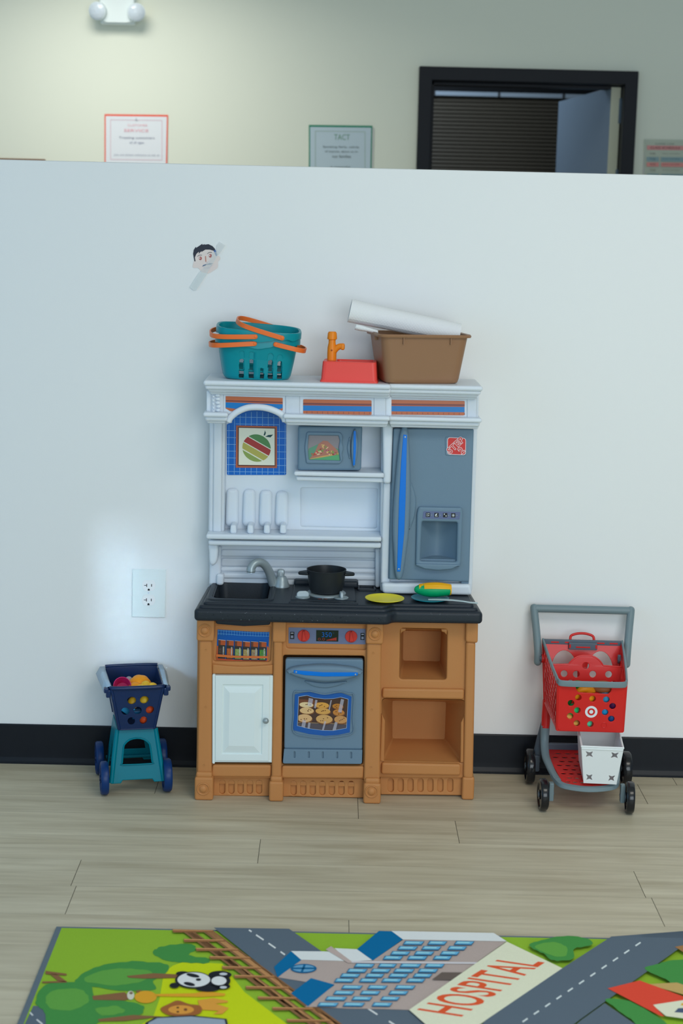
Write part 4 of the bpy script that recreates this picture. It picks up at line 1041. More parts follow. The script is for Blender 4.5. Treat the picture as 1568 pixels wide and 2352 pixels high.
# ---- oven controls
YK = YP+.0074
A = Art(front(YK), (0, -1, 0), .0002, .3)
def cpz(L): return [(640+x*240/1568, 1420+y*240/1568) for x, y in L]
A.poly(cpz(rpoly([(147, 138), (1303, 158), (1300, 392), (147, 376)], 6)), mat((108, 116, 148), .35, metal=.2)); A.poly(cpz([(170, 203), (234, 204), (232, 312), (168, 311)]), (30, 34, 42), 0); A.poly(cpz([(1226, 220), (1286, 221), (1284, 326), (1224, 325)]), (30, 34, 42))
A.poly(cpz([(181, 218), (220, 218), (220, 230), (181, 230)]), (186, 190, 204), 0); A.poly(cpz([(181, 258), (217, 258), (217, 296), (181, 296)]), (134, 140, 164), 0); A.poly(cpz([(1240, 236), (1276, 236), (1276, 248), (1240, 248)]), (186, 190, 204), 0); A.poly(cpz([(1240, 276), (1274, 276), (1274, 314), (1240, 314)]), (134, 140, 164), 0); A.lvl += 1
cp = A.build('control_panel', KIT)
A = Art(front(YK-.0006), (0, -1, 0), .0002, .2, coat=.3)
A.poly(cpz([(562, 178), (896, 184), (892, 351), (560, 345)]), (24, 30, 36))
A.text('350', *cpz([(720, 246)])[0], 11.0, mat((8, 96, 186), .3, k=1.3), .01, 0, 22.5, 1.05); A.text('o', *cpz([(822, 222)])[0], 3.2, (20, 70, 110), 0)
A.text('0.0', *cpz([(640, 313)])[0], 6.2, (140, 44, 46), 0, 0, 16)
for k in range(9):
    x0_, x1_ = 715+k*17, 729+k*17; h0, h1 = 4+k*2.2, 5.5+k*2.2
    A.poly(cpz([(x0_, 332-h0*2), (x1_, 332-h1*2), (x1_, 334), (x0_, 334)]), (176, 54, 52), 0)
A.lvl += 1
A.build('oven_display', cp)
for cx, cy in cpz([(374, 261), (1086, 273)]):
    mb = MB(); mx = Matrix.Translation(W(cx, cy, YK-.0004)) @ Matrix.Rotation(R(90), 4, 'X')
    mb.lathe([(.0148, -.0), (.0148, .002), (.0142, .003), (0, .003)], mat((196, 56, 48), .35), mx, 36)
    mb.mesh(curve_mesh([rpoly([(-.0055, -.0125), (.0055, -.0125), (.0022, .0132), (-.0014, .0132)], .001, 2)], .006, .0015, 2), mx @ Matrix.Rotation(R(6), 4, 'Z') @ Matrix.Translation((0, 0, .005)), mat((196, 56, 48), .35))
    d_ = obj('oven_dial', mb, cp)
    A = Art(front(YK-.0086), (0, -1, 0), .0001, .4); A.poly([(cx+.2, cy-12), (cx+2.4, cy-12), (cx+1, cy-8.5)], (60, 28, 28)); A.build('dial_mark', d_)

# ---- spice rack picture
YS = YP+.0094
A = Art(front(YS), (0, -1, 0), .00015, .25, coat=.3)
sz = lambda L: [(480+x*160/1568, 1430+y*160/1568) for x, y in L]
A.poly(sz([(192, 155), (480, 172), (780, 196), (1060, 210), (1358, 212), (1320, 880), (1000, 872), (600, 866), (160, 835)]), (10, 84, 170))
for k in range(20):
    x = 208+k*60; A.line(sz([(x, 160+k*3)])[0], sz([(x, 275+k*2.4)])[0], .7, (96, 160, 214))
for dy in (22, 92): A.stroke(sz([(194, 155+dy), (480, 172+dy), (780, 196+dy), (1060, 210+dy), (1350, 214+dy)]), .7, (104, 168, 216))
A.lvl += 1
A.poly(sz([(165, 800), (600, 832), (1000, 842), (1320, 850), (1320, 880), (1000, 872), (600, 866), (160, 835)]), (176, 74, 50)); A.poly(sz([(175, 520), (205, 520), (205, 840), (160, 835)]), (170, 82, 56), 0); A.poly(sz([(1305, 520), (1335, 560), (1325, 870), (1300, 870)]), (196, 104, 56))
for k, c in enumerate(((66, 52, 58), (166, 86, 52), (128, 146, 86), (150, 130, 86), (138, 122, 98), (74, 128, 62))):
    x = 212+k*184; y = 385+k*11-max(0, k-3)*9
    A.poly(sz([(x, y+110), (x+150, y+112), (x+158, y+150), (x+150, y+425), (x-12, y+420), (x-8, y+150)]), (50, 44, 50)); A.poly(sz([(x+10, y+180), (x+142, y+184), (x+138, y+405), (x+4, y+402)]), c)
    random.seed(k)
    for j in range(14):
        px_, py_ = x+random.uniform(20, 130), y+random.uniform(195, 390); A.poly(sz(ell(px_, py_, 9, 8, 6)), tuple(min(255, max(0, v_+random.choice((-34, 34, 46)))) for v_ in c), 0)
    A.poly(sz([(x+100, y+150), (x+128, y+152), (x+122, y+390), (x+96, y+388)]), mat((214, 214, 210), .3, alpha=.5), 0)
    A.poly(sz([(x, y), (x+162, y+12), (x+158, y+122), (x-2, y+110)]), (168, 80, 50), 0); A.poly(sz([(x, y-8), (x+162, y+6), (x+162, y+16), (x, y+4)]), (190, 190, 200), 0); A.lvl += 1
    A.poly(sz([(x, y+4), (x+50, y+8), (x+48, y+118), (x-2, y+112)]), (96, 54, 50))
A.poly(sz([(165, 700), (600, 735), (1000, 740), (1330, 742), (1328, 792), (1000, 792), (600, 782), (160, 756)]), (196, 104, 56))
A.build('spice_picture', KIT)
# ================================================================ things on the play kitchen
T = lambda x, y, z: Matrix.Translation((x, y, z))
RZm = lambda a: Matrix.Rotation(R(a), 4, 'Z')

# black cooking pot
px_, py_ = W(749, 1340, -.168).x, -.168
zb = .504+.0046
ob = thing('cooking_pot', 'black two-handled toy cooking pot standing on the hob', 'pot', (px_, py_, zb))
DKP = mat((38, 42, 46), .4, k=1.0)
mb = MB()
mb.lathe([(.033, 0), (.0385, .002), (.041, .008), (.0445, .030), (.0475, .054), (.0485, .056), (.0485, .0575), (.0465, .0575), (.0455, .055), (.0425, .03), (.039, .008), (.034, .005), (0, .005)], DKP, None, 44, True, True)
obj('pot_body', mb, ob, world=False)
for s in (-1, 1):
    mb = MB(); L = rpoly([(.044, -.019), (.060, -.011), (.069, -.006), (.069, .006), (.060, .011), (.044, .019)], .006, 4)
    L = [(x*s, y) for x, y in L]
    mb.plate([L], .0075, T(0, 0, .0475), DKP, .003, 3, fn=lambda v: Vector((v.x, v.y, v.z-(abs(v.x)-.044)*.06)))
    obj('pot_handle', mb, ob, world=False)

# two plates, corn cob, knife
def plate(name, label, px, py, r, z, c, Yc):
    o = thing(name, label, 'plate', (W(px, py, Yc).x, Yc, z), 0, 'toy plates on the worktop')
    mb = MB(); mb.lathe([(r*.62, 0), (r*.66, .0012), (r*.86, .004), (r, .0062), (r, .0074), (r*.97, .0074), (r*.85, .0055), (r*.66, .0028), (0, .0024)], c, None, 48, True, True)
    obj('plate_body', mb, o, world=False); return o
plate('toy_plate', 'yellow toy plate lying flat on the black worktop', 883, 1378, .0475, CT, mat((252, 220, 58), .4, k=1.08, spec=.15), -.206)
tpx = W(987, 1378, -.192).x
plate('toy_plate', 'teal toy plate under the toy corn on the black worktop', 987, 1378, .046, CT, mat((10, 128, 146), .3, k=1.1), -.192)
cz = CT+.0075
cobx, coby = W(993, 1362, -.190).x, -.190
o = thing('toy_corn', 'toy ear of corn in a green husk lying on the teal plate', 'toy corn', (cobx, coby, cz), R(2))
mb = MB(); n = 40; prof = [(-.045, .0015), (-.043, .006), (-.036, .0105), (-.022, .0155), (-.006, .0182), (.010, .0178), (.026, .0155), (.040, .0135), (.0425, .012)]
rings = []
for x, r in prof: rings.append([Vector((x, (r+.0005*math.cos(20*a))*math.cos(a)*1.05, .0185+(r+.0004*math.cos(20*a))*math.sin(a)*.97)) for a in [2*math.pi*k/n for k in range(n)]])
GRN = mat((0, 156, 98), .4, k=1.15)
keep = MB()
V = [[keep.bm.verts.new(p) for p in r] for r in rings]; i = keep.mi(GRN)
for a, b_ in zip(V, V[1:]):
    for k in range(n):
        ang = (k+.5)/n*360                       # the husk is open along the back of its top
        if 84 < ang < 165 and a[0].co.x > -.026: continue
        f = keep.bm.faces.new([a[k], a[(k+1) % n], b_[(k+1) % n], b_[k]]); f.material_index = i
keep.bm.faces.new(V[0][::-1]).material_index = i
husk = obj('husk', keep, o, world=False, angle=60); md = husk.modifiers.new('thick', 'SOLIDIFY'); md.thickness = .0012; md.offset = -1
mb = MB(); YC_ = mat((252, 170, 22), .35, k=1.1)
rings = []
for k in range(25):
    x = -.034+k*.0033; t = (x+.034)/.079; r = .0162*math.sin(math.pi*min(1, .18+t*.62))**.6 * (1+.02*(k % 2))
    rings.append([Vector((x, r*(1+.025*math.cos(14*a))*math.cos(a)*.98, .0192+r*(1+.025*math.cos(14*a))*math.sin(a)*1.06)) for a in [2*math.pi*q/56 for q in range(56)]])
mb.loft(rings, YC_); obj('cob', mb, o, world=False)
o = thing('toy_knife', 'pale grey toy knife lying across the teal plate on the worktop', 'knife', (W(1040, 1380, -.222).x, -.222, CT))
mb = MB(); GW = mat((176, 192, 196), .4)
pth = [W(983, 1378, -.224), W(1000, 1377.5, -.224), W(1018, 1378, -.224), W(1040, 1378, -.224), W(1062, 1378.5, -.224), W(1080, 1380, -.222), W(1097, 1383, -.218)]
zz = [CT+.0092, CT+.0095, CT+.0095, CT+.0088, CT+.0068, CT+.0035, CT+.0016]
pth = [Vector((p.x, p.y, z)) for p, z in zip(pth, zz)]
wds = [.0035, .0072, .0076, .0058, .0046, .0052, .0056]
rings = []
for p, w_ in zip(pth, wds): rings.append([Vector((p.x, p.y+y*w_, p.z+z)) for y, z in ((-1, 0), (-.8, .0011), (.8, .0011), (1, 0), (.8, -.0011), (-.8, -.0011))])
mb.loft(rings, GW); obj('knife_body', mb, o)

# ---- red toy sink with orange tap
def local(o): return root_mx(o)
sx = W(803, 878, -.17).x
o = thing('toy_sink', 'small red toy sink with an orange tap on top of the white cornice', 'toy sink', (sx, -.140, TOPZ), R(-3))
RED = mat((246, 76, 68), .35, k=1.1); ORG = mat((246, 134, 30), .35, k=1.1)
mb = MB(); rings = []
for w_, d_, z, r in ((.1385, .098, 0, .008), (.1375, .097, .003, .008), (.1335, .093, .006, .010), (.1285, .088, .044, .011), (.1275, .087, .0475, .011), (.1255, .085, .0485, .010)): rings.append(rring(w_, d_, r, z))
bx0 = .012
for w_, d_, z, r in ((.088, .066, .0485, .008), (.086, .064, .047, .008), (.080, .058, .012, .010), (.070, .048, .010, .010)): rings.append(rring(w_, d_, r, z, cx=bx0))
mb.loft(rings, RED, True, True); obj('sink_basin', mb, o, world=False)
mb = MB(); tx = W(761, 838, -.14).x-sx
mb.lathe([(.0112, .046), (.0112, .066), (.0108, .078), (.0085, .090), (.0085, .097), (.0115, .0985), (.0118, .1), (.0108, .113), (.0085, .1165), (0, .1172)], ORG, T(tx, .004, 0), 28)
mb.tube(spline([(tx+.004, .002, .068), (tx+.011, .001, .077), (tx+.018, 0, .0815), (tx+.025, -.001, .0825), (tx+.0285, -.001, .082)], 4), .0072, ORG, 16)
mb.box(tx+.021, tx+.031, -.0085, .0065, .0735, .089, ORG, .004, 3)
tp_ = obj('tap', mb, o, world=False)
mb = MB(); mb.lathe([(.0022, 0), (.0022, .0008), (0, .0008)], mat((150, 74, 20), .6), T(tx, -.0068, .0725) @ Matrix.Rotation(R(90), 4, 'X'), 12); obj('screw_hole', mb, tp_, world=False)

# ---- brown storage tub
tc_ = W(960, 880, -.135)
o = thing('storage_tub', 'brown plastic storage tub on the right of the white cornice', 'tub', (tc_.x-.002, -.120, TOPZ), R(11))
TUB = mat((142, 106, 78), .4, .04, 300, k=1.18)
H = .117
Wk = 1.045
mb = MB(); rings = [rring(.150, .098, .016, .004), rring(.160, .108, .018, 0), rring(.170, .117, .02, .003), rring(.176, .123, .022, .012), rring(.204, .147, .022, H-.005), rring(.218, .160, .024, H-.006), rring(.220, .162, .025, H-.002), rring(.216, .158, .024, H+.001), rring(.203, .146, .020, H), rring(.198, .141, .02, H-.006), rring(.172, .118, .02, .012), rring(.160, .106, .018, .006)]
mb.loft(rings, TUB, True, True)
for x in (-.052, .058): mb.box(x-.0012, x+.0012, -.078, -.068, H-.022, H-.004, TUB, .0006)
mb.box(-.108, -.098, -.020, -.0175, H-.016, H-.004, TUB, .0006); mb.box(.098, .108, -.020, -.0175, H-.016, H-.004, TUB, .0006)
for v_ in mb.bm.verts: v_.co.x *= Wk
obj('tub_body', mb, o, world=False)

# ---- paper roll sticking out of the tub
a, b_ = W(803, 714, -.118), W(1054, 768, -.114)
ax = (b_-a).normalized(); L = (b_-a).length
o = thing('paper_towel_roll', 'white paper towel roll leaning out of the brown tub', 'paper roll', (a+b_)/2)
PAP = bpy.data.materials.new('paper'); PAP.use_nodes = True; nt = PAP.node_tree; pb = nt.nodes['Principled BSDF']
pb.inputs['Base Color'].default_value = (.86, .87, .88, 1); pb.inputs['Roughness'].default_value = .85
tcn = nt.nodes.new('ShaderNodeTexCoord'); mpn = nt.nodes.new('ShaderNodeMapping'); mpn.inputs['Rotation'].default_value = (0, R(38), 0)
vo = nt.nodes.new('ShaderNodeTexVoronoi'); vo.inputs['Scale'].default_value = 190; vo.inputs['Randomness'].default_value = .05
bp = nt.nodes.new('ShaderNodeBump'); bp.inputs['Strength'].default_value = .35; bp.inputs['Distance'].default_value = .0015
nt.links.new(tcn.outputs['Object'], mpn.inputs[0]); nt.links.new(mpn.outputs[0], vo.inputs['Vector']); nt.links.new(vo.outputs['Distance'], bp.inputs['Height']); nt.links.new(bp.outputs[0], pb.inputs['Normal'])
qm = Matrix.Translation(a) @ ax.to_track_quat('Z', 'Y').to_matrix().to_4x4()
mb = MB()
# a wound sheet: spiral section swept along the axis
sec = []
for k in range(61):
    t = k/60*2*math.pi*1.25; r = .0265+.0028*k/60; sec.append((r*math.cos(t+2.2), r*math.sin(t+2.2)))
fl_ = [(sec[-1][0]+dx, sec[-1][1]+dy) for dx, dy in ((-.003, -.008), (-.007, -.016), (-.008, -.022))]
def sweep(pts, z0, z1, k0, k1): return [[qm @ Vector((x*kk, y*kk, z)) for x, y in pts] for z, kk in ((z0, k0), (z0+(z1-z0)*.35, k0*.93), (z0+(z1-z0)*.7, (k0+k1)/2*.97), (z1, k1))]
mb.loft(sweep(sec, 0, L, 1.0, .92), PAP, False, False, closed=False)
mb.lathe([(.0255, .002), (.011, .002), (.0105, .004), (.0105, L-.004), (.018, L-.002)], PAP, qm, 36, False, False)
obj('roll', mb, o, angle=60)
mb = MB()                                       # loose end of the sheet hanging at the left
P4 = [W(818, 745, -.142), W(828, 747, -.144), W(845, 752, -.146), W(868, 759, -.146)]
P5 = [W(814, 757, -.140), W(826, 760, -.142), W(842, 762, -.144), W(868, 768, -.143)]
mb.loft([spline(P4, 5), [p.lerp(q, .5)+Vector((0, -.003, 0)) for p, q in zip(spline(P4, 5), spline(P5, 5))], spline(P5, 5)], PAP, False, False, closed=False)
lo = obj('loose_sheet', mb, o, angle=60); md = lo.modifiers.new('thick', 'SOLIDIFY'); md.thickness = .0007

# ---- two nested toy shopping baskets
TEAL = mat((0, 136, 148), .32, k=1.12); HND = mat((250, 112, 48), .4, k=1.12)
def sect(t, A_, B_, n_=3.4):                    # superellipse, t in radians
    c_, s_ = math.cos(t), math.sin(t)
    return math.copysign(abs(c_)**(2/n_), c_)*A_, math.copysign(abs(s_)**(2/n_), s_)*B_
BH = .100
def make_basket(label, loc, rz, tilt, pitch=0):
    o = thing('toy_basket', label, 'basket', loc, rz, 'nested teal toy baskets'); o.rotation_euler = (pitch, tilt, rz)
    m = MB(); i = m.mi(TEAL); N_, K_ = 360, 84
    zs = [k/K_ for k in range(K_+1)]
    def pt(k, zt):
        t = 2*math.pi*k/N_
        g = .80+.20*zt**.8; 
        if zt < .10: g -= .05*(1-zt/.10)**2
        x, y = sect(t, .098*g, .066*g)
        return Vector((x, y, zt*BH))
    V = [[m.bm.verts.new(pt(k, z)) for k in range(N_)] for z in zs]
    # slots: (centre x, z range) on the long sides, and by y on the ends
    def slot(p, nx):
        for cx_, z0, z1 in ((-.037, .03, .50), (-.013, .03, .50), (.010, .03, .30), (.032, .03, .50), (.054, .03, .48)):
            if abs(p.y) > .040 and abs(p.x-cx_) < .0060:
                dz = .006-math.sqrt(max(0, .006**2-(p.x-cx_)**2)) if abs(p.x-cx_) < .006 else .006
                if z0*BH+dz*.3 < p.z < z1*BH-dz: return True
        for cy_ in (-.020, -.007, .007, .020):
            if abs(p.x) > .070 and abs(p.y-cy_) < .0036 and .10*BH < p.z < .66*BH: return True
        return False
    for r in range(K_):
        for k in range(N_):
            q = [V[r][k], V[r][(k+1) % N_], V[r+1][(k+1) % N_], V[r+1][k]]
            c_ = sum((v.co for v in q), Vector())/4
            if slot(c_, 0): continue
            m.bm.faces.new(q).material_index = i
    f = m.bm.faces.new(V[0][::-1]); f.material_index = i
    bd = obj('basket_body', m, o, world=False, angle=50); md = bd.modifiers.new('thick', 'SOLIDIFY'); md.thickness = .0022; md.offset = -1
    m = MB(); i = m.mi(TEAL)                      # rim band with a scalloped lower edge
    rings = []
    for off, zt in ((.0005, 'lo'), (.0042, 'lo2'), (.0042, 'hi'), (.0025, 'top'), (.0008, 'top'), (-.0022, 'hi')):
        ring = []
        for k in range(N_):
            t = 2*math.pi*k/N_; x, y = sect(t, .098+off, .066+off)
            fr_ = abs(math.sin(t))**8; sc = .016+.0085*fr_*math.exp(-(x/.030)**2)+.0018*math.cos(x*230)*(1-math.exp(-(x/.034)**2))
            z = {'lo': BH-sc+.002, 'lo2': BH-sc, 'hi': BH-.002, 'top': BH+.0008}[zt]
            ring.append(Vector((x, y, z)))
        rings.append(ring)
    m.loft(rings, TEAL, False, False); obj('rim', m, o, world=False, angle=50)
    return o
def handle(o, side, ang, reach=.112, lift=0.0, px0=None):
    # U-shaped band hinged at mid-length on both long sides
    x0 = .022*side if px0 is None else px0; pts = []
    for f, y in ((0, -.0725), (.35, -.0735), (.68, -.0705), (.88, -.058), (.97, -.035), (1.0, 0), (.97, .035), (.88, .058), (.68, .0705), (.35, .0735), (0, .0725)):
        d = reach*f; pts.append((x0+side*d*math.cos(ang), y, BH-.012+lift+d*math.sin(ang)))
    m = MB(); pth = spline(pts, 5); n_ = 10; rings = []
    N_ = len(pth)
    for k, p in enumerate(pth):
        t = (pth[min(k+1, N_-1)]-pth[max(k-1, 0)]).normalized(); up_ = Vector((-side*math.sin(ang), 0, math.cos(ang))); c_ = t.cross(up_)
        rr_ = rpoly([(-.0018, -.0056), (.0018, -.0056), (.0018, .0056), (-.0018, .0056)], .0012, 2)
        rings.append([p+c_*u+up_*v for u, v in rr_])
    m.loft(rings, HND)
    for s in (0, -1): m.blob(pth[s], (.0058, .0026, .0058), HND, n=14)
    h = obj('basket_handle', m, o, world=False, angle=50); return h
bkx = W(590, 872, -.15).x
b1 = make_basket('lower teal toy basket with orange handles hanging at both ends, standing on the cornice', (bkx-.002, -.128, TOPZ), R(3), R(1))
handle(b1, -1, R(-5), .108, 0, -.008); handle(b1, 1, R(-12), .075, .0, .042)
b2 = make_basket('upper teal toy basket nested in another, one orange handle swung up over it', (bkx-.004, -.128, TOPZ+.0225), R(3), R(3.6), R(4.5))
handle(b2, -1, R(-5), .108, 0, -.008)
handle(b2, -1, R(12.5), .112, .002, .055)
# ================================================================ left toy cart
NAVY_P = mat((9, 40, 84), .32, k=1.0, coat=.15); TEAL_P = mat((0, 120, 138), .32, k=1.0, spec=.10); WHEELB = mat((10, 52, 108), .35, k=1.0)
LC = thing('toy_cart', 'navy and teal toy shopping cart standing left of the play kitchen', 'toy cart', (-.4826, -.13, 0), R(12))
def quadmap(q):                                # unit square -> quad (p00, p10, p11, p01) with a normal offset
    p00, p10, p11, p01 = [Vector(p) for p in q]; nn = (p10-p00).cross(p01-p00).normalized()
    def fn(v):
        u, t, d = v.x, v.y, v.z
        return (p00*(1-u)+p10*u)*(1-t)+(p01*(1-u)+p11*u)*t+nn*d
    return fn
def panel(mb, q, m, holes=(), t=.003, outline=None, b=.0008):
    # cut-out panel: holes given in unit coordinates of the quad
    p00, p10, p11, p01 = [Vector(p) for p in q]
    w_ = ((p10-p00).length+(p11-p01).length)/2; h_ = ((p01-p00).length+(p11-p10).length)/2
    sc = lambda L: [(u*w_, v*h_) for u, v in L]
    loops = [sc(outline or [(0, 0), (1, 0), (1, 1), (0, 1)])]+[sc(h) for h in holes]
    f = quadmap(q)
    mb.plate(loops, t, None, m, b, 2, fn=lambda v: f(Vector((v.x/w_, v.y/h_, v.z))))
def circ(u, v, r, q, n=24):
    p00, p10, p11, p01 = [Vector(p) for p in q]
    w_ = ((p10-p00).length+(p11-p01).length)/2; h_ = ((p01-p00).length+(p11-p10).length)/2
    return [(u+r/w_*math.cos(2*math.pi*k/n), v+r/h_*math.sin(2*math.pi*k/n)) for k in range(n)]
# basket: front at y=-.085, back at y=.075 (local)
zb_, zt_ = .163, .272
bot = [(-.043, -.078), (.043, -.078), (.046, .070), (-.046, .070)]
top = [(-.063, -.092), (.063, -.092), (.066, .080), (-.066, .080)]
Pz = lambda p, z: (p[0], p[1], z)
mb = MB()
qf = [Pz(bot[0], zb_), Pz(bot[1], zb_), Pz(top[1], zt_), Pz(top[0], zt_)]
hs = [circ(u, v, .0100, qf) for u, v in ((.38, .69), (.65, .695), (.225, .437), (.51, .44), (.80, .447), (.352, .193), (.665, .20))]
panel(mb, qf, NAVY_P, hs)
qr = [Pz(bot[1], zb_), Pz(bot[2], zb_), Pz(top[2], zt_), Pz(top[1], zt_)]
ql = [Pz(bot[3], zb_), Pz(bot[0], zb_), Pz(top[0], zt_), Pz(top[3], zt_)]
qb = [Pz(bot[2], zb_), Pz(bot[3], zb_), Pz(top[3], zt_+.006), Pz(top[2], zt_+.006)]
for q in (qr, ql): panel(mb, q, NAVY_P, [circ(u, v, .0075, q) for v, us in ((.75, (.2, .4, .6, .8)), (.5, (.3, .5, .7)), (.25, (.2, .4, .6, .8))) for u in us])
panel(mb, qb, NAVY_P)
mb.box(-.046, .046, -.080, .072, zb_-.003, zb_+.001, NAVY_P, .003)
for a, b_ in ((0, 1), (1, 2), (2, 3), (3, 0)):
    mb.tube([Pz(bot[a], zb_), Pz(top[a], zt_)], .004, NAVY_P, 10)
mb.tube(spline([(-.066, -.055, zt_), (-.064, -.088, zt_), (-.050, -.095, zt_), (0, -.0965, zt_), (.050, -.095, zt_), (.064, -.088, zt_), (.066, -.055, zt_)], 6), .0052, NAVY_P, 12)
obj('basket', mb, LC, world=False)
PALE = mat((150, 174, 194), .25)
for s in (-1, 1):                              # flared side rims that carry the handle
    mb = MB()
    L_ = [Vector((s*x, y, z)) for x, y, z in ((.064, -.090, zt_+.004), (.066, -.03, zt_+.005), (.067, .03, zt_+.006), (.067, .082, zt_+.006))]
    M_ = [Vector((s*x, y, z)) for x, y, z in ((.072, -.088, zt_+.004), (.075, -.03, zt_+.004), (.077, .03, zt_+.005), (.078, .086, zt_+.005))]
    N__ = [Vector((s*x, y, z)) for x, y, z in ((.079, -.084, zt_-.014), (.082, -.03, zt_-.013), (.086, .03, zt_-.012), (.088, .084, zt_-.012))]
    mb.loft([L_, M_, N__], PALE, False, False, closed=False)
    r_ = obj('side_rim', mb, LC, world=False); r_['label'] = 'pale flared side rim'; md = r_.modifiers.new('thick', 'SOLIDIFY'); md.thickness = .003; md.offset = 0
    mb = MB(); mb.box(s*.075-.006, s*.075+.006, -.095, -.078, zt_-.012, zt_+.001, NAVY_P, .003); mb.box(s*.070-.006, s*.070+.006, -.094, -.076, zt_-.024, zt_-.004, NAVY_P, .003)
    obj('handle_joint', mb, LC, world=False)
mb = MB(); mb.tube(spline([(-.066, .080, zt_+.008), (-.03, .084, zt_+.008), (.03, .084, zt_+.008), (.066, .080, zt_+.008)], 4), .004, NAVY_P, 10)
obj('push_bar', mb, LC, world=False)
# teal frame: sloping front panel with an arched window, sides, top deck
mb = MB()
fq_ = [(-.064, -.098, .031), (.064, -.098, .031), (.047, -.064, .160), (-.047, -.064, .160)]
out = [(0, 0), (.18, 0), (.215, .055), (.785, .055), (.82, 0), (1, 0), (1.0, .3), (1, .93), (.93, 1), (.07, 1), (0, .93), (0, .3)]
wn = [(.20, .335), (.80, .335), (.82, .37), (.81, .64), (.78, .72), (.67, .79), (.50, .815), (.33, .79), (.22, .72), (.19, .64), (.18, .37)]
panel(mb, fq_, TEAL_P, [wn], .005, out, .002)
wl = spline([(u, v, 0) for u, v in wn], 2, True); fm = quadmap(fq_)
mb.tube([fm(Vector((p.x, p.y, .0028))) for p in wl], .0022, TEAL_P, 8, closed=True)
for s in (-1, 1):
    q = [(s*.064, -.098, .031), (s*.062, .078, .030), (s*.047, .05, .160), (s*.047, -.064, .160)]
    if s < 0: q = [q[1], q[0], q[3], q[2]]
    big = [(.25, .0), (.75, .0), (.70, .45), (.62, .62), (.5, .68), (.38, .62), (.30, .45)]
    panel(mb, q, TEAL_P, [], .004, [(0, 0), (.22, 0), (.28, .35), (.38, .58), (.5, .64), (.62, .58), (.72, .35), (.78, 0), (1, 0), (1, 1), (0, 1)], .0015)
    e = [(s*.064, -.098, .033), (s*.056, -.082, .095), (s*.047, -.064, .158)]
    mb.tube([Vector(p) for p in e], .006, TEAL_P, 12)
mb.box(-.049, .049, -.068, .055, .155, .1615, TEAL_P, .003)
bq = [(.062, .078, .030), (-.062, .078, .030), (-.047, .05, .160), (.047, .05, .160)]
panel(mb, bq, TEAL_P, [[(.2, .25), (.8, .25), (.75, .6), (.25, .6)]], .004, [(0, 0), (.25, 0), (.3, .1), (.7, .1), (.75, 0), (1, 0), (1, 1), (0, 1)], .0015)
mb.tube([(-.066, -.085, .0415), (.066, -.085, .0415)], .005, TEAL_P, 10); mb.tube([(-.066, .072, .0425), (.066, .072, .0425)], .005, TEAL_P, 10)
obj('frame', mb, LC, world=False)
def wheel(name, parent_, x, y, z, r, wd, m, hub, rz=0):
    mb = MB(); mx = T(x, y, z) @ RZm(rz) @ Matrix.Rotation(R(90), 4, 'Y')
    mb.lathe([(r*.72, -wd*.36), (r*.80, -wd*.5), (r*.93, -wd*.5), (r, -wd*.30), (r, wd*.30), (r*.93, wd*.5), (r*.80, wd*.5), (r*.72, wd*.36)], m, mx, 40, True, True)
    mb.lathe([(r*.3, -wd*.55), (r*.3, wd*.55)], m, mx, 20)
    o = obj(name, mb, parent_, world=False)
    h = MB(); h.lathe([(r*.18, -wd*.62), (r*.18, wd*.62)], hub, mx, 16); obj('axle_cap', h, o, world=False); return o
wheel('wheel', LC, -.080, -.082, .0415, .0415, .019, WHEELB, NAVY_P); wheel('wheel', LC, .074, -.082, .0415, .0415, .020, WHEELB, NAVY_P)
wheel('wheel', LC, -.082, .070, .0425, .0425, .019, WHEELB, NAVY_P); wheel('wheel', LC, .078, .070, .0425, .0425, .019, WHEELB, NAVY_P)

# things in the left cart
def inside(parent_, x, y, z): return root_mx(parent_) @ Vector((x, y, z))
def toy(name, label, cat, cart, loc, build, rz=0, rot=None, group=None):
    o = thing(name, label, cat, inside(cart, *loc), rz, group)
    if rot: o.rotation_euler = rot
    return o
PINK, YLW, SKY, OR2, ORD = mat((206, 40, 110), .3, k=1.1), mat((226, 180, 48), .4, k=1.1), mat((40, 150, 206), .4, k=1.1), mat((252, 150, 24), .4, k=1.1), mat((232, 84, 36), .4, k=1.1)
o = toy('toy_cup', 'magenta toy cup tipped over in the navy cart basket', 'cup', LC, (-.033, -.045, .2605), None, rot=(R(62), R(-14), R(14)))
mb = MB(); mb.lathe([(.014, -.022), (.0158, -.021), (.021, .016), (.0218, .017), (.0218, .0185), (.0205, .0185), (.0145, -.019), (0, -.0195)], PINK, None, 32); obj('cup_body', mb, o, world=False)
def ribbed(name, label, cat, cart, loc, r, m, ribs, rz=0, rot=None, stem=None, depth=.06, group=None):
    o = toy(name, label, cat, cart, loc, None, rz, rot, group)
    mb = MB(); t = bmesh.new(); bmesh.ops.create_uvsphere(t, u_segments=48, v_segments=20, radius=1)
    for v in t.verts:
        a = math.atan2(v.co.y, v.co.x); k = 1-depth+depth*abs(math.cos(a*ribs/2)) if ribs else 1
        v.co = Vector((v.co.x*r[0]*k, v.co.y*r[1]*k, v.co.z*r[2]))
    mb._merge(t, m); obj('body', mb, o, world=False, angle=60)
    if stem:
        mb = MB(); mb.tube([(0, 0, r[2]*.8), (.001, 0, r[2]*1.05), (.003, .001, r[2]*1.3)], [.003, .0022, .0028], stem, 8); obj('stem', mb, o, world=False)
    return o
ribbed('toy_pumpkin', 'large orange ribbed toy pumpkin at the back of the navy cart basket', 'toy vegetable', LC, (.012, -.025, .258), (.029, .027, .024), OR2, 7, rot=(R(40), 0, R(20)))
ribbed('toy_orange', 'orange toy fruit in front of the pumpkin in the navy cart basket', 'toy fruit', LC, (-.0015, -.054, .257), (.018, .018, .017), OR2, 0)
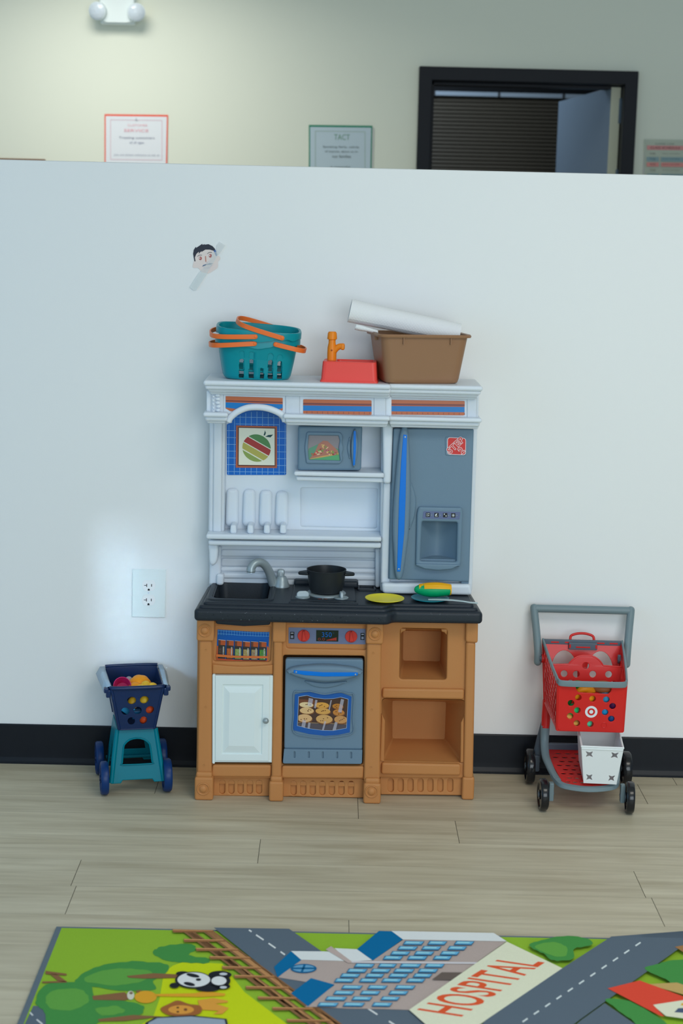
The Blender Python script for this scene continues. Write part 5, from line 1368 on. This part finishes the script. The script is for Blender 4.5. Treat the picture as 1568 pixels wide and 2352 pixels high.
def curved(label, loc, rot, cart, group=None, m=None):
    o = toy('toy_carrot', label, 'toy vegetable', cart, loc, None, rot=rot, group=group)
    mb = MB(); pts = spline([(-.022, 0, -.006), (-.012, 0, .002), (0, 0, .005), (.012, 0, .002), (.022, 0, -.006)], 4); n_ = len(pts)
    mb.tube(pts, [.003+.0068*math.sin(math.pi*k/(n_-1))**.6 for k in range(n_)], m or YLW, 12); obj('body', mb, o, world=False)
    return o
ribbed('toy_lemon', 'left yellow toy lemon at the front of the navy cart basket', 'toy fruit', LC, (.011, -.070, .261), (.013, .012, .0118), YLW, 0, group='yellow toy lemons')
ribbed('toy_lemon', 'middle yellow toy lemon at the front of the navy cart basket', 'toy fruit', LC, (.0235, -.060, .266), (.0122, .012, .0125), YLW, 0, group='yellow toy lemons')
ribbed('toy_lemon', 'right yellow toy lemon at the front of the navy cart basket', 'toy fruit', LC, (.039, -.064, .263), (.013, .012, .0115), YLW, 0, group='yellow toy lemons')
ribbed('toy_egg', 'grey toy egg behind the magenta cup in the navy cart', 'toy egg', LC, (-.014, -.010, .262), (.011, .010, .015), mat((140, 138, 146), .5), 0)
ribbed('toy_pear', 'yellow toy pear behind the upper left hole of the navy cart', 'toy fruit', LC, (-.008, -.064, .225), (.0135, .012, .015), mat((206, 158, 30), .4, k=1.1), 0)
ribbed('toy_pepper', 'yellow ribbed toy pepper behind the upper right hole of the navy cart', 'toy vegetable', LC, (.019, -.066, .228), (.0135, .012, .016), mat((214, 172, 36), .4, k=1.1), 6)
ribbed('toy_tomato', 'orange red toy tomato behind the right hole of the navy cart', 'toy vegetable', LC, (.031, -.056, .204), (.0145, .013, .0135), ORD, 6)
ribbed('toy_tomato', 'orange red toy tomato behind the lowest hole of the navy cart', 'toy vegetable', LC, (.020, -.056, .1795), (.0135, .012, .0125), ORD, 0)
o = toy('toy_block', 'blue toy block behind the left holes of the navy cart', 'block', LC, (-.022, -.040, .207), None, rot=(0, R(38), R(8)))
mb = MB(); mb.box(-.018, .018, -.014, .014, -.012, .012, SKY, .002); obj('body', mb, o, world=False)
o = toy('toy_block', 'dark blue toy block behind the middle hole of the navy cart', 'block', LC, (.001, -.054, .193), None, rot=(0, 0, R(12)))
mb = MB(); mb.box(-.011, .011, -.011, .011, -.0105, .0105, mat((10, 84, 128), .4), .002); obj('body', mb, o, world=False)

# ================================================================ right toy cart
CRED = mat((206, 36, 33), .32, k=1.15, coat=.1); CGR = mat((116, 134, 140), .35, k=1.12); BLKW = mat((26, 28, 32), .22, k=1.0, coat=.3); CGR2 = mat((88, 100, 112), .4, k=1.1)
RC = thing('toy_cart', 'red and grey toy shopping cart standing right of the play kitchen', 'toy cart', (.640, -.17, 0), R(-1.0))
# basket outline: front at y=-.085, back at y=+.105
fy, by_ = -.088, .108
f_b = [(-.077, fy+.008, .197), (.080, fy+.008, .197)]; f_t = [(-.081, fy, .322), (.081, fy, .322)]
b_b = [(-.092, by_-.03, .222), (.092, by_-.03, .222)]; b_t = [(-.099, by_, .372), (.099, by_, .372)]
mb = MB()
qf = [f_b[0], f_b[1], f_t[1], f_t[0]]
fh = [(.295, .60), (.395, .745), (.615, .745), (.83, .755), (.935, .60), (.82, .45), (.925, .295), (.595, .13), (.38, .135), (.275, .285), (.385, .43)]
slot_ = rpoly([(.345, .875), (.365, .955), (.86, .985), (.89, .93), (.86, .875)], .02, 3)
fh = [((u-.0)*1.0, v) for u, v in fh]
PXF = lambda px, py: ((px-1282+(py-1562)*.03)/154.0, (1677-py)/115.0)
fh = [PXF(x, y) for x, y in ((1327, 1600), (1360, 1602), (1392, 1603), (1310, 1613.5), (1407, 1618), (1325, 1630), (1390, 1633), (1308, 1644), (1405, 1648), (1324, 1660.5), (1356, 1662))]
dim = PXF(1388.5, 1663)
slot_ = rpoly([PXF(1320, 1574), PXF(1324, 1585), PXF(1328, 1588), PXF(1396, 1590), PXF(1402, 1584), PXF(1404, 1576)], .02, 3)
panel(mb, qf, CRED, [circ(u, v, .0077, qf) for u, v in fh]+[slot_], .004, rpoly([(-.005, -.02), (1.005, -.03), (1.0, 1), (0, 1)], [.08, .08, .02, .02], 5), .0012)
fm = quadmap(qf)
mb.tube([fm(Vector((u, v, .002))) for u, v in circ(dim[0], dim[1], .0066, qf, 24)], .0011, CRED, 8, closed=True)
for s in (0, 1):
    q = [b_b[s], f_b[s], f_t[s], b_t[s]] if s == 0 else [f_b[s], b_b[s], b_t[s], f_t[s]]
    hs = []
    for r_ in range(7):
        for k in range(8):
            u, v = .10+k*.108+(r_ % 2)*.054, .12+r_*.115
            if u < .93 and v < .86: hs.append([(u+(a-u)*.8, v+(b_-v)*1.35) for a, b_ in circ(u, v, .0084, q, 14)])
    panel(mb, q, CRED, hs, .003, None, .0006)
qb = [b_b[1], b_b[0], b_t[0], b_t[1]]
dsh = lambda u0, u1: [(u0, .30), (u1, .30)]+[((u0+u1)/2+(u1-u0)/2*math.cos(R(a)), .47+.37*math.sin(R(a))) for a in range(0, 181, 12)]
panel(mb, qb, CRED, [dsh(.09, .44), dsh(.56, .91)], .003, None, .0008)
# floor of the basket
mb.loft([[Vector(p) for p in (f_b[0], f_b[1], b_b[1], b_b[0])], [Vector((p[0], p[1], p[2]-.004)) for p in (f_b[0], f_b[1], b_b[1], b_b[0])]], CRED)
for s in (0, 1):
    mb.tube([Vector(f_b[s])+Vector((0, .004, -.001)), Vector(f_t[s])+Vector((0, .004, 0))], .005, CRED, 10); mb.tube([b_b[s], b_t[s]], .004, CRED, 10); mb.tube([f_b[s], b_b[s]], .004, CRED, 10)
bk = obj('basket', mb, RC, world=False); bk['label'] = 'red basket with round holes'
mb = MB()                                      # bullseye mark: white ring and white centre
lc_ = PXF(1357.5, 1632.5)
for r0_, r1_ in ((.0092, .0150), (0, .0048)):
    loops = [[(r1_*math.cos(2*math.pi*k/40), r1_*math.sin(2*math.pi*k/40)) for k in range(40)]]
    if r0_: loops.append([(r0_*math.cos(2*math.pi*k/40), r0_*math.sin(2*math.pi*k/40)) for k in range(40)])
    c_ = fm(Vector((lc_[0], lc_[1], .0022))); ux = (Vector(f_b[1])-Vector(f_b[0])).normalized(); nn = (Vector(f_b[1])-Vector(f_b[0])).cross(Vector(f_t[0])-Vector(f_b[0])).normalized(); vy = nn.cross(ux)
    mb.plate(loops, .0006, Matrix((ux, vy, nn)).transposed().to_4x4() if False else T(*c_) @ Matrix((ux, vy, nn)).transposed().to_4x4(), mat((214, 220, 226), .35), .0001, 1)
o = obj('bullseye_mark', mb, RC, world=False); o['label'] = 'white bullseye'
# child seat panel inside the basket
mb = MB()
sq = [(-.086, .020, .235), (.086, .020, .235), (.0905, .034, .345), (-.0905, .034, .345)]
so = [(0, 0), (1, 0), (1, .84), (.74, .86), (.68, .98), (.60, 1.06), (.5, 1.08), (.40, 1.06), (.32, .98), (.26, .87), (0, .85)]
so = so[:3]+[(p.x, p.y) for p in spline([(u, v, 0) for u, v in so[3:10]], 4)]+so[10:]
sh = [circ(u, v, .0082, sq) for u, v in ((.20, .66), (.37, .655), (.60, .665), (.82, .67), (.50, .85), (.29, .45), (.73, .45), (.5, .42), (.1, .45), (.9, .45))]
panel(mb, sq, CRED, sh, .003, so, .0012)
mb.tube([quadmap(sq)(Vector((u, v, 0))) for u, v in so[2:]], .0022, CRED, 8)
obj('child_seat', mb, RC, world=False)
mb = MB()                                      # grey rim
rimp = [(b_t[0][0]-.001, by_+.001, .373), (-.092, .0, .346), (-.0845, fy+.014, .327), (-.082, fy+.002, .3225), (-.070, fy-.0075, .320), (0, fy-.0105, .3205), (.070, fy-.0075, .320), (.082, fy+.002, .3225), (.0845, fy+.014, .327), (.092, .0, .346), (b_t[1][0]+.001, by_+.001, .373)]
rp_ = spline(rimp, 6); rings = []
for k, p in enumerate(rp_):
    t_ = (rp_[min(k+1, len(rp_)-1)]-rp_[max(k-1, 0)]).normalized(); up_ = Vector((0, 0, 1)); c_ = t_.cross(up_).normalized()
    fr_ = max(0, min(1, (fy+.05-p.y)/.05)); hh = .0034+.0014*fr_
    rings.append([p+c_*u*.0026+Vector((0, 0, -1))*(v*hh) for u, v in ((-1, -.6), (-.6, -1), (.6, -1), (1, -.6), (1, 1.6), (.6, 2), (-.6, 2), (-1, 1.6))])
mb.loft(rings, CGR)
mb.box(-.099, .099, by_-.004, by_+.003, .362, .375, CGR2, .0018); mb.box(-.036, .036, by_-.014, by_-.003, .352, .370, CGR2, .002)
for x in (-.070, -.035, .045, .078): mb.box(x-.010, x+.010, by_-.0045, by_-.0035, .3665, .370, CRED, .0004)
mb.box(-.018, .018, by_-.0148, by_-.0135, .3575, .361, CRED, .0004)
for x in (-.033, .033): mb.box(x-.002, x+.002, by_-.0148, by_-.0135, .3565, .366, CRED, .0004)
mb.box(.083, .091, by_-.05, by_-.04, .335, .350, CGR2, .002)
obj('basket_rim', mb, RC, world=False)
mb = MB(); mb.tube(spline([(-.030, by_+.008, .370), (-.028, by_+.014, .381), (-.015, by_+.017, .386), (0, by_+.018, .3875), (.015, by_+.017, .386), (.028, by_+.014, .381), (.030, by_+.008, .370)], 5), .0034, CRED, 10)
obj('seat_loop', mb, RC, world=False)
mb = MB(); yh = by_+.03                          # push handle: two arms and a bar
for s in (-1, 1):
    arm = [(s*.112, by_-.010, .318), (s*.1125, by_-.008, .345), (s*.117, by_+.01, .395), (s*.1225, yh, .443), (s*.1225, yh+.002, .448)]
    mb.tube(spline(arm, 6), .0098, CGR, 16); mb.blob((s*.112, by_-.010, .318), (.0098, .0098, .0105), CGR, n=16); mb.blob((s*.1225, yh+.002, .449), (.0098, .0098, .0085), CGR, n=16)
mb.tube([(-.1225, yh+.002, .446), (.1225, yh+.002, .446)], .0100, CGR, 18)
obj('push_handle', mb, RC, world=False)
for s in (-1, 1):
    mb = MB(); mx = T(s*.0985, by_-.014, .328) @ Matrix.Rotation(R(90), 4, 'Y')
    mb.lathe([(.011, -.005), (.012, 0), (.011, .005)] , CRED, mx, 20); mb.lathe([(.008, -.010), (.008, .010)], CGR2, mx, 16); obj('handle_pivot', mb, RC, world=False)
# lower frame
for s in (-1, 1):
    mb = MB()
    side = [(s*.0855, .075, .225), (s*.088, .070, .185), (s*.089, .065, .155)]
    mb.tube(side, [.0125, .0115, .0105], CRED, 14)
    obj('basket_leg', mb, RC, world=False)
mb = MB()
for s in (-1, 1):
    p_ = spline([(s*.089, .067, .160), (s*.090, .060, .120), (s*.089, .035, .092), (s*.084, .0, .080), (s*.078, -.045, .072), (s*.070, -.085, .067)], 6)
    mb.tube(p_, [.0115-.0035*k/(len(p_)-1) for k in range(len(p_))], CGR, 14)
    mb.tube(spline([(s*.092, .085, .165), (s*.100, .100, .10), (s*.105, .103, .052)], 5), [.006+.0006*k for k in range(11)], CGR2, 12)
p_ = spline([(-.080, -.045, .0725), (-.073, -.085, .0675), (-.055, -.110, .064), (0, -.122, .062), (.055, -.110, .064), (.073, -.085, .0675), (.080, -.045, .0725)], 6)
rings = []
for k, p in enumerate(p_):
    t_ = (p_[min(k+1, len(p_)-1)]-p_[max(k-1, 0)]).normalized(); c_ = t_.cross(Vector((0, 0, 1))).normalized()
    rings.append([p+c_*u+Vector((0, 0, v)) for u, v in ((-.007, .003), (-.004, .006), (.005, .004), (.006, -.005), (.003, -.007), (-.006, -.005))])
mb.loft(rings, CGR)
mb.box(-.092, .092, .093, .104, .075, .105, CGR2, .003)
for s in (-1, 1): mb.box(s*.087-.006, s*.087+.006, -.100, -.082, .020, .066, CGR, .003); mb.tube([(s*.08, -.092, .038), (s*.106, -.092, .038)], .0042, CGR2, 10); mb.box(s*.103-.012, s*.103+.007, .085, .110, .030, .075, CGR2, .005)
obj('lower_frame', mb, RC, world=False)
mb = MB()
tq = [(-.060, -.108, .066), (.060, -.108, .066), (.086, .096, .088), (-.086, .096, .088)]
th = []
for r_ in range(8):
    for k in range(6):
        u, v = .14+k*.144+(r_ % 2)*.072-.03, .08+r_*.115
        if .06 < u < .94: th.append([(u+(a-u)*1.25, v+(b_-v)*.9) for a, b_ in circ(u, v, .0062, tq, 14)])
panel(mb, tq, CRED, th, .003, None, .0006); obj('tray', mb, RC, world=False)
for x, y, z, r, rz in ((-.108, -.104, .039, .039, 3), (.102, -.108, .039, .039, -4), (-.121, .092, .0445, .0445, 0), (.124, .094, .0445, .0445, 0)):
    wheel('wheel', RC, x, y, z, r, .019 if r < .04 else .021, BLKW, CGR2, rz)

# white bin on the cart's tray
bn = thing('storage_bin', 'open white plastic bin with corner cut-outs standing on the red cart tray', 'bin', inside(RC, .030, -.052, .0805), R(-4))
bn.rotation_euler = (R(4.5), 0, R(-4))
WB = mat((224, 230, 236), .4, k=1.15); hb_ = .097
mb = MB(); dq = .066
b4 = [(-.0385, -dq), (.0385, -dq), (.040, dq), (-.040, dq)]; t4 = [(-.0495, -dq-.006), (.0495, -dq-.006), (.0495, dq+.006), (-.0495, dq+.006)]
q = [Pz(b4[0], 0), Pz(b4[1], 0), Pz(t4[1], hb_), Pz(t4[0], hb_)]
def burst(u, v):                               # square hole with four diagonal slits
    o_ = []; w_, h_ = .088, hb_
    for k in range(8):
        a_ = math.pi/4*k
        if k % 2:
            for da in (-.06, .06): o_.append((u+.0105*math.cos(a_+da)/w_, v+.0098*math.sin(a_+da)/h_))
        else: o_.append((u+.0046*math.cos(a_)/w_, v+.0046*math.sin(a_)/h_))
    return o_
panel(mb, q, WB, [burst(u, v) for u, v in ((.18, .80), (.82, .80), (.17, .17), (.83, .17))], .002, None, .00015)
for a_, b_ in ((1, 2), (2, 3), (3, 0)): panel(mb, [Pz(b4[a_], 0), Pz(b4[b_], 0), Pz(t4[b_], hb_), Pz(t4[a_], hb_)], WB, [], .002, None, .0006)
mb.loft([[Vector(Pz(p, 0)) for p in b4], [Vector(Pz(p, .002)) for p in b4]], WB)
rr1 = [Vector(Pz(p, hb_)) for p in t4]
for k in range(4): mb.tube([rr1[k], rr1[(k+1) % 4]], .0026, WB, 8); mb.blob(rr1[k], (.0027,)*3, WB, n=8); mb.tube([Pz(b4[k], 0), Pz(t4[k], hb_)], .0014, WB, 8)
mb.tube([rr1[0]+Vector((0, -.001, -.005)), rr1[1]+Vector((0, -.001, -.005))], .002, WB, 8)
obj('bin_body', mb, bn, world=False)

# toys in the red cart basket
GR1, MINT, TAN, PURP, BRNB = mat((20, 130, 40), .4, k=1.1), mat((90, 206, 160), .4, k=1.1), mat((206, 154, 70), .5, k=1.1), mat((84, 32, 84), .4, k=1.1), mat((156, 92, 50), .5, k=1.1)
ribbed('toy_orange', 'orange toy fruit behind the top middle hole of the red cart', 'toy fruit', RC, (-.004, -.066, .279), (.0165, .016, .0165), OR2, 0)
ribbed('toy_pepper', 'orange toy pepper behind the top left hole of the red cart', 'toy vegetable', RC, (-.039, -.066, .2835), (.0155, .014, .0155), OR2, 5)
ribbed('toy_pot', 'sky blue toy pot behind the top right hole of the red cart', 'toy pot', RC, (.036, -.066, .279), (.0155, .014, .0155), mat((66, 160, 206), .35, k=1.1), 0)
ribbed('toy_lettuce', 'dark green toy lettuce behind the left holes of the red cart', 'toy vegetable', RC, (-.058, -.066, .268), (.015, .014, .0155), mat((14, 92, 34), .6, k=1.1), 9, depth=.12)
ribbed('toy_apple', 'green toy apple left of the bullseye inside the red cart', 'toy fruit', RC, (-.040, -.067, .245), (.0145, .013, .0145), mat((40, 190, 110), .35, k=1.1), 0, stem=BRNB)
ribbed('toy_potato', 'tan toy potato behind the lower left holes of the red cart', 'toy vegetable', RC, (-.052, -.066, .226), (.0165, .014, .012), TAN, 0, rot=(0, R(20), 0))
ribbed('toy_bread', 'tan toy bread roll behind the lowest left hole of the red cart', 'toy bread', RC, (-.038, -.067, .211), (.014, .012, .0085), TAN, 0)
ribbed('toy_pea_pod', 'mint green toy pod behind the bottom middle hole of the red cart', 'toy vegetable', RC, (-.004, -.067, .213), (.0125, .011, .0125), MINT, 0)
ribbed('toy_ball', 'sky blue toy ball right of the bullseye inside the red cart', 'ball', RC, (.036, -.066, .246), (.0145, .013, .0145), mat((36, 150, 214), .35, k=1.1), 0)
ribbed('toy_plum', 'purple toy plum behind the right hole of the red cart', 'toy fruit', RC, (.058, -.067, .263), (.0135, .012, .0145), PURP, 0)
ribbed('toy_plum', 'dark blue toy fruit behind the lower right hole of the red cart', 'toy fruit', RC, (.054, -.067, .228), (.0135, .012, .0135), mat((24, 70, 130), .4, k=1.1), 0)
o = ribbed('toy_bun', 'brown toy bun seen through the slot in the red cart front', 'toy bread', RC, (.032, -.056, .300), (.030, .022, .0135), BRNB, 0, rot=(R(10), 0, 0))
ribbed('toy_watermelon', 'green topped toy melon slice seen through the slot of the red cart', 'toy fruit', RC, (-.030, -.056, .3035), (.020, .018, .0105), GR1, 8)
ribbed('toy_beet', 'dark red toy beet under the melon slice in the red cart', 'toy vegetable', RC, (-.040, -.058, .3055), (.0135, .012, .0105), mat((128, 36, 30), .4, k=1.1), 0) if False else None
curved('orange toy carrot seen through the slot in the red cart front', (-.012, -.070, .2945), (0, 0, R(6)), RC, m=OR2)
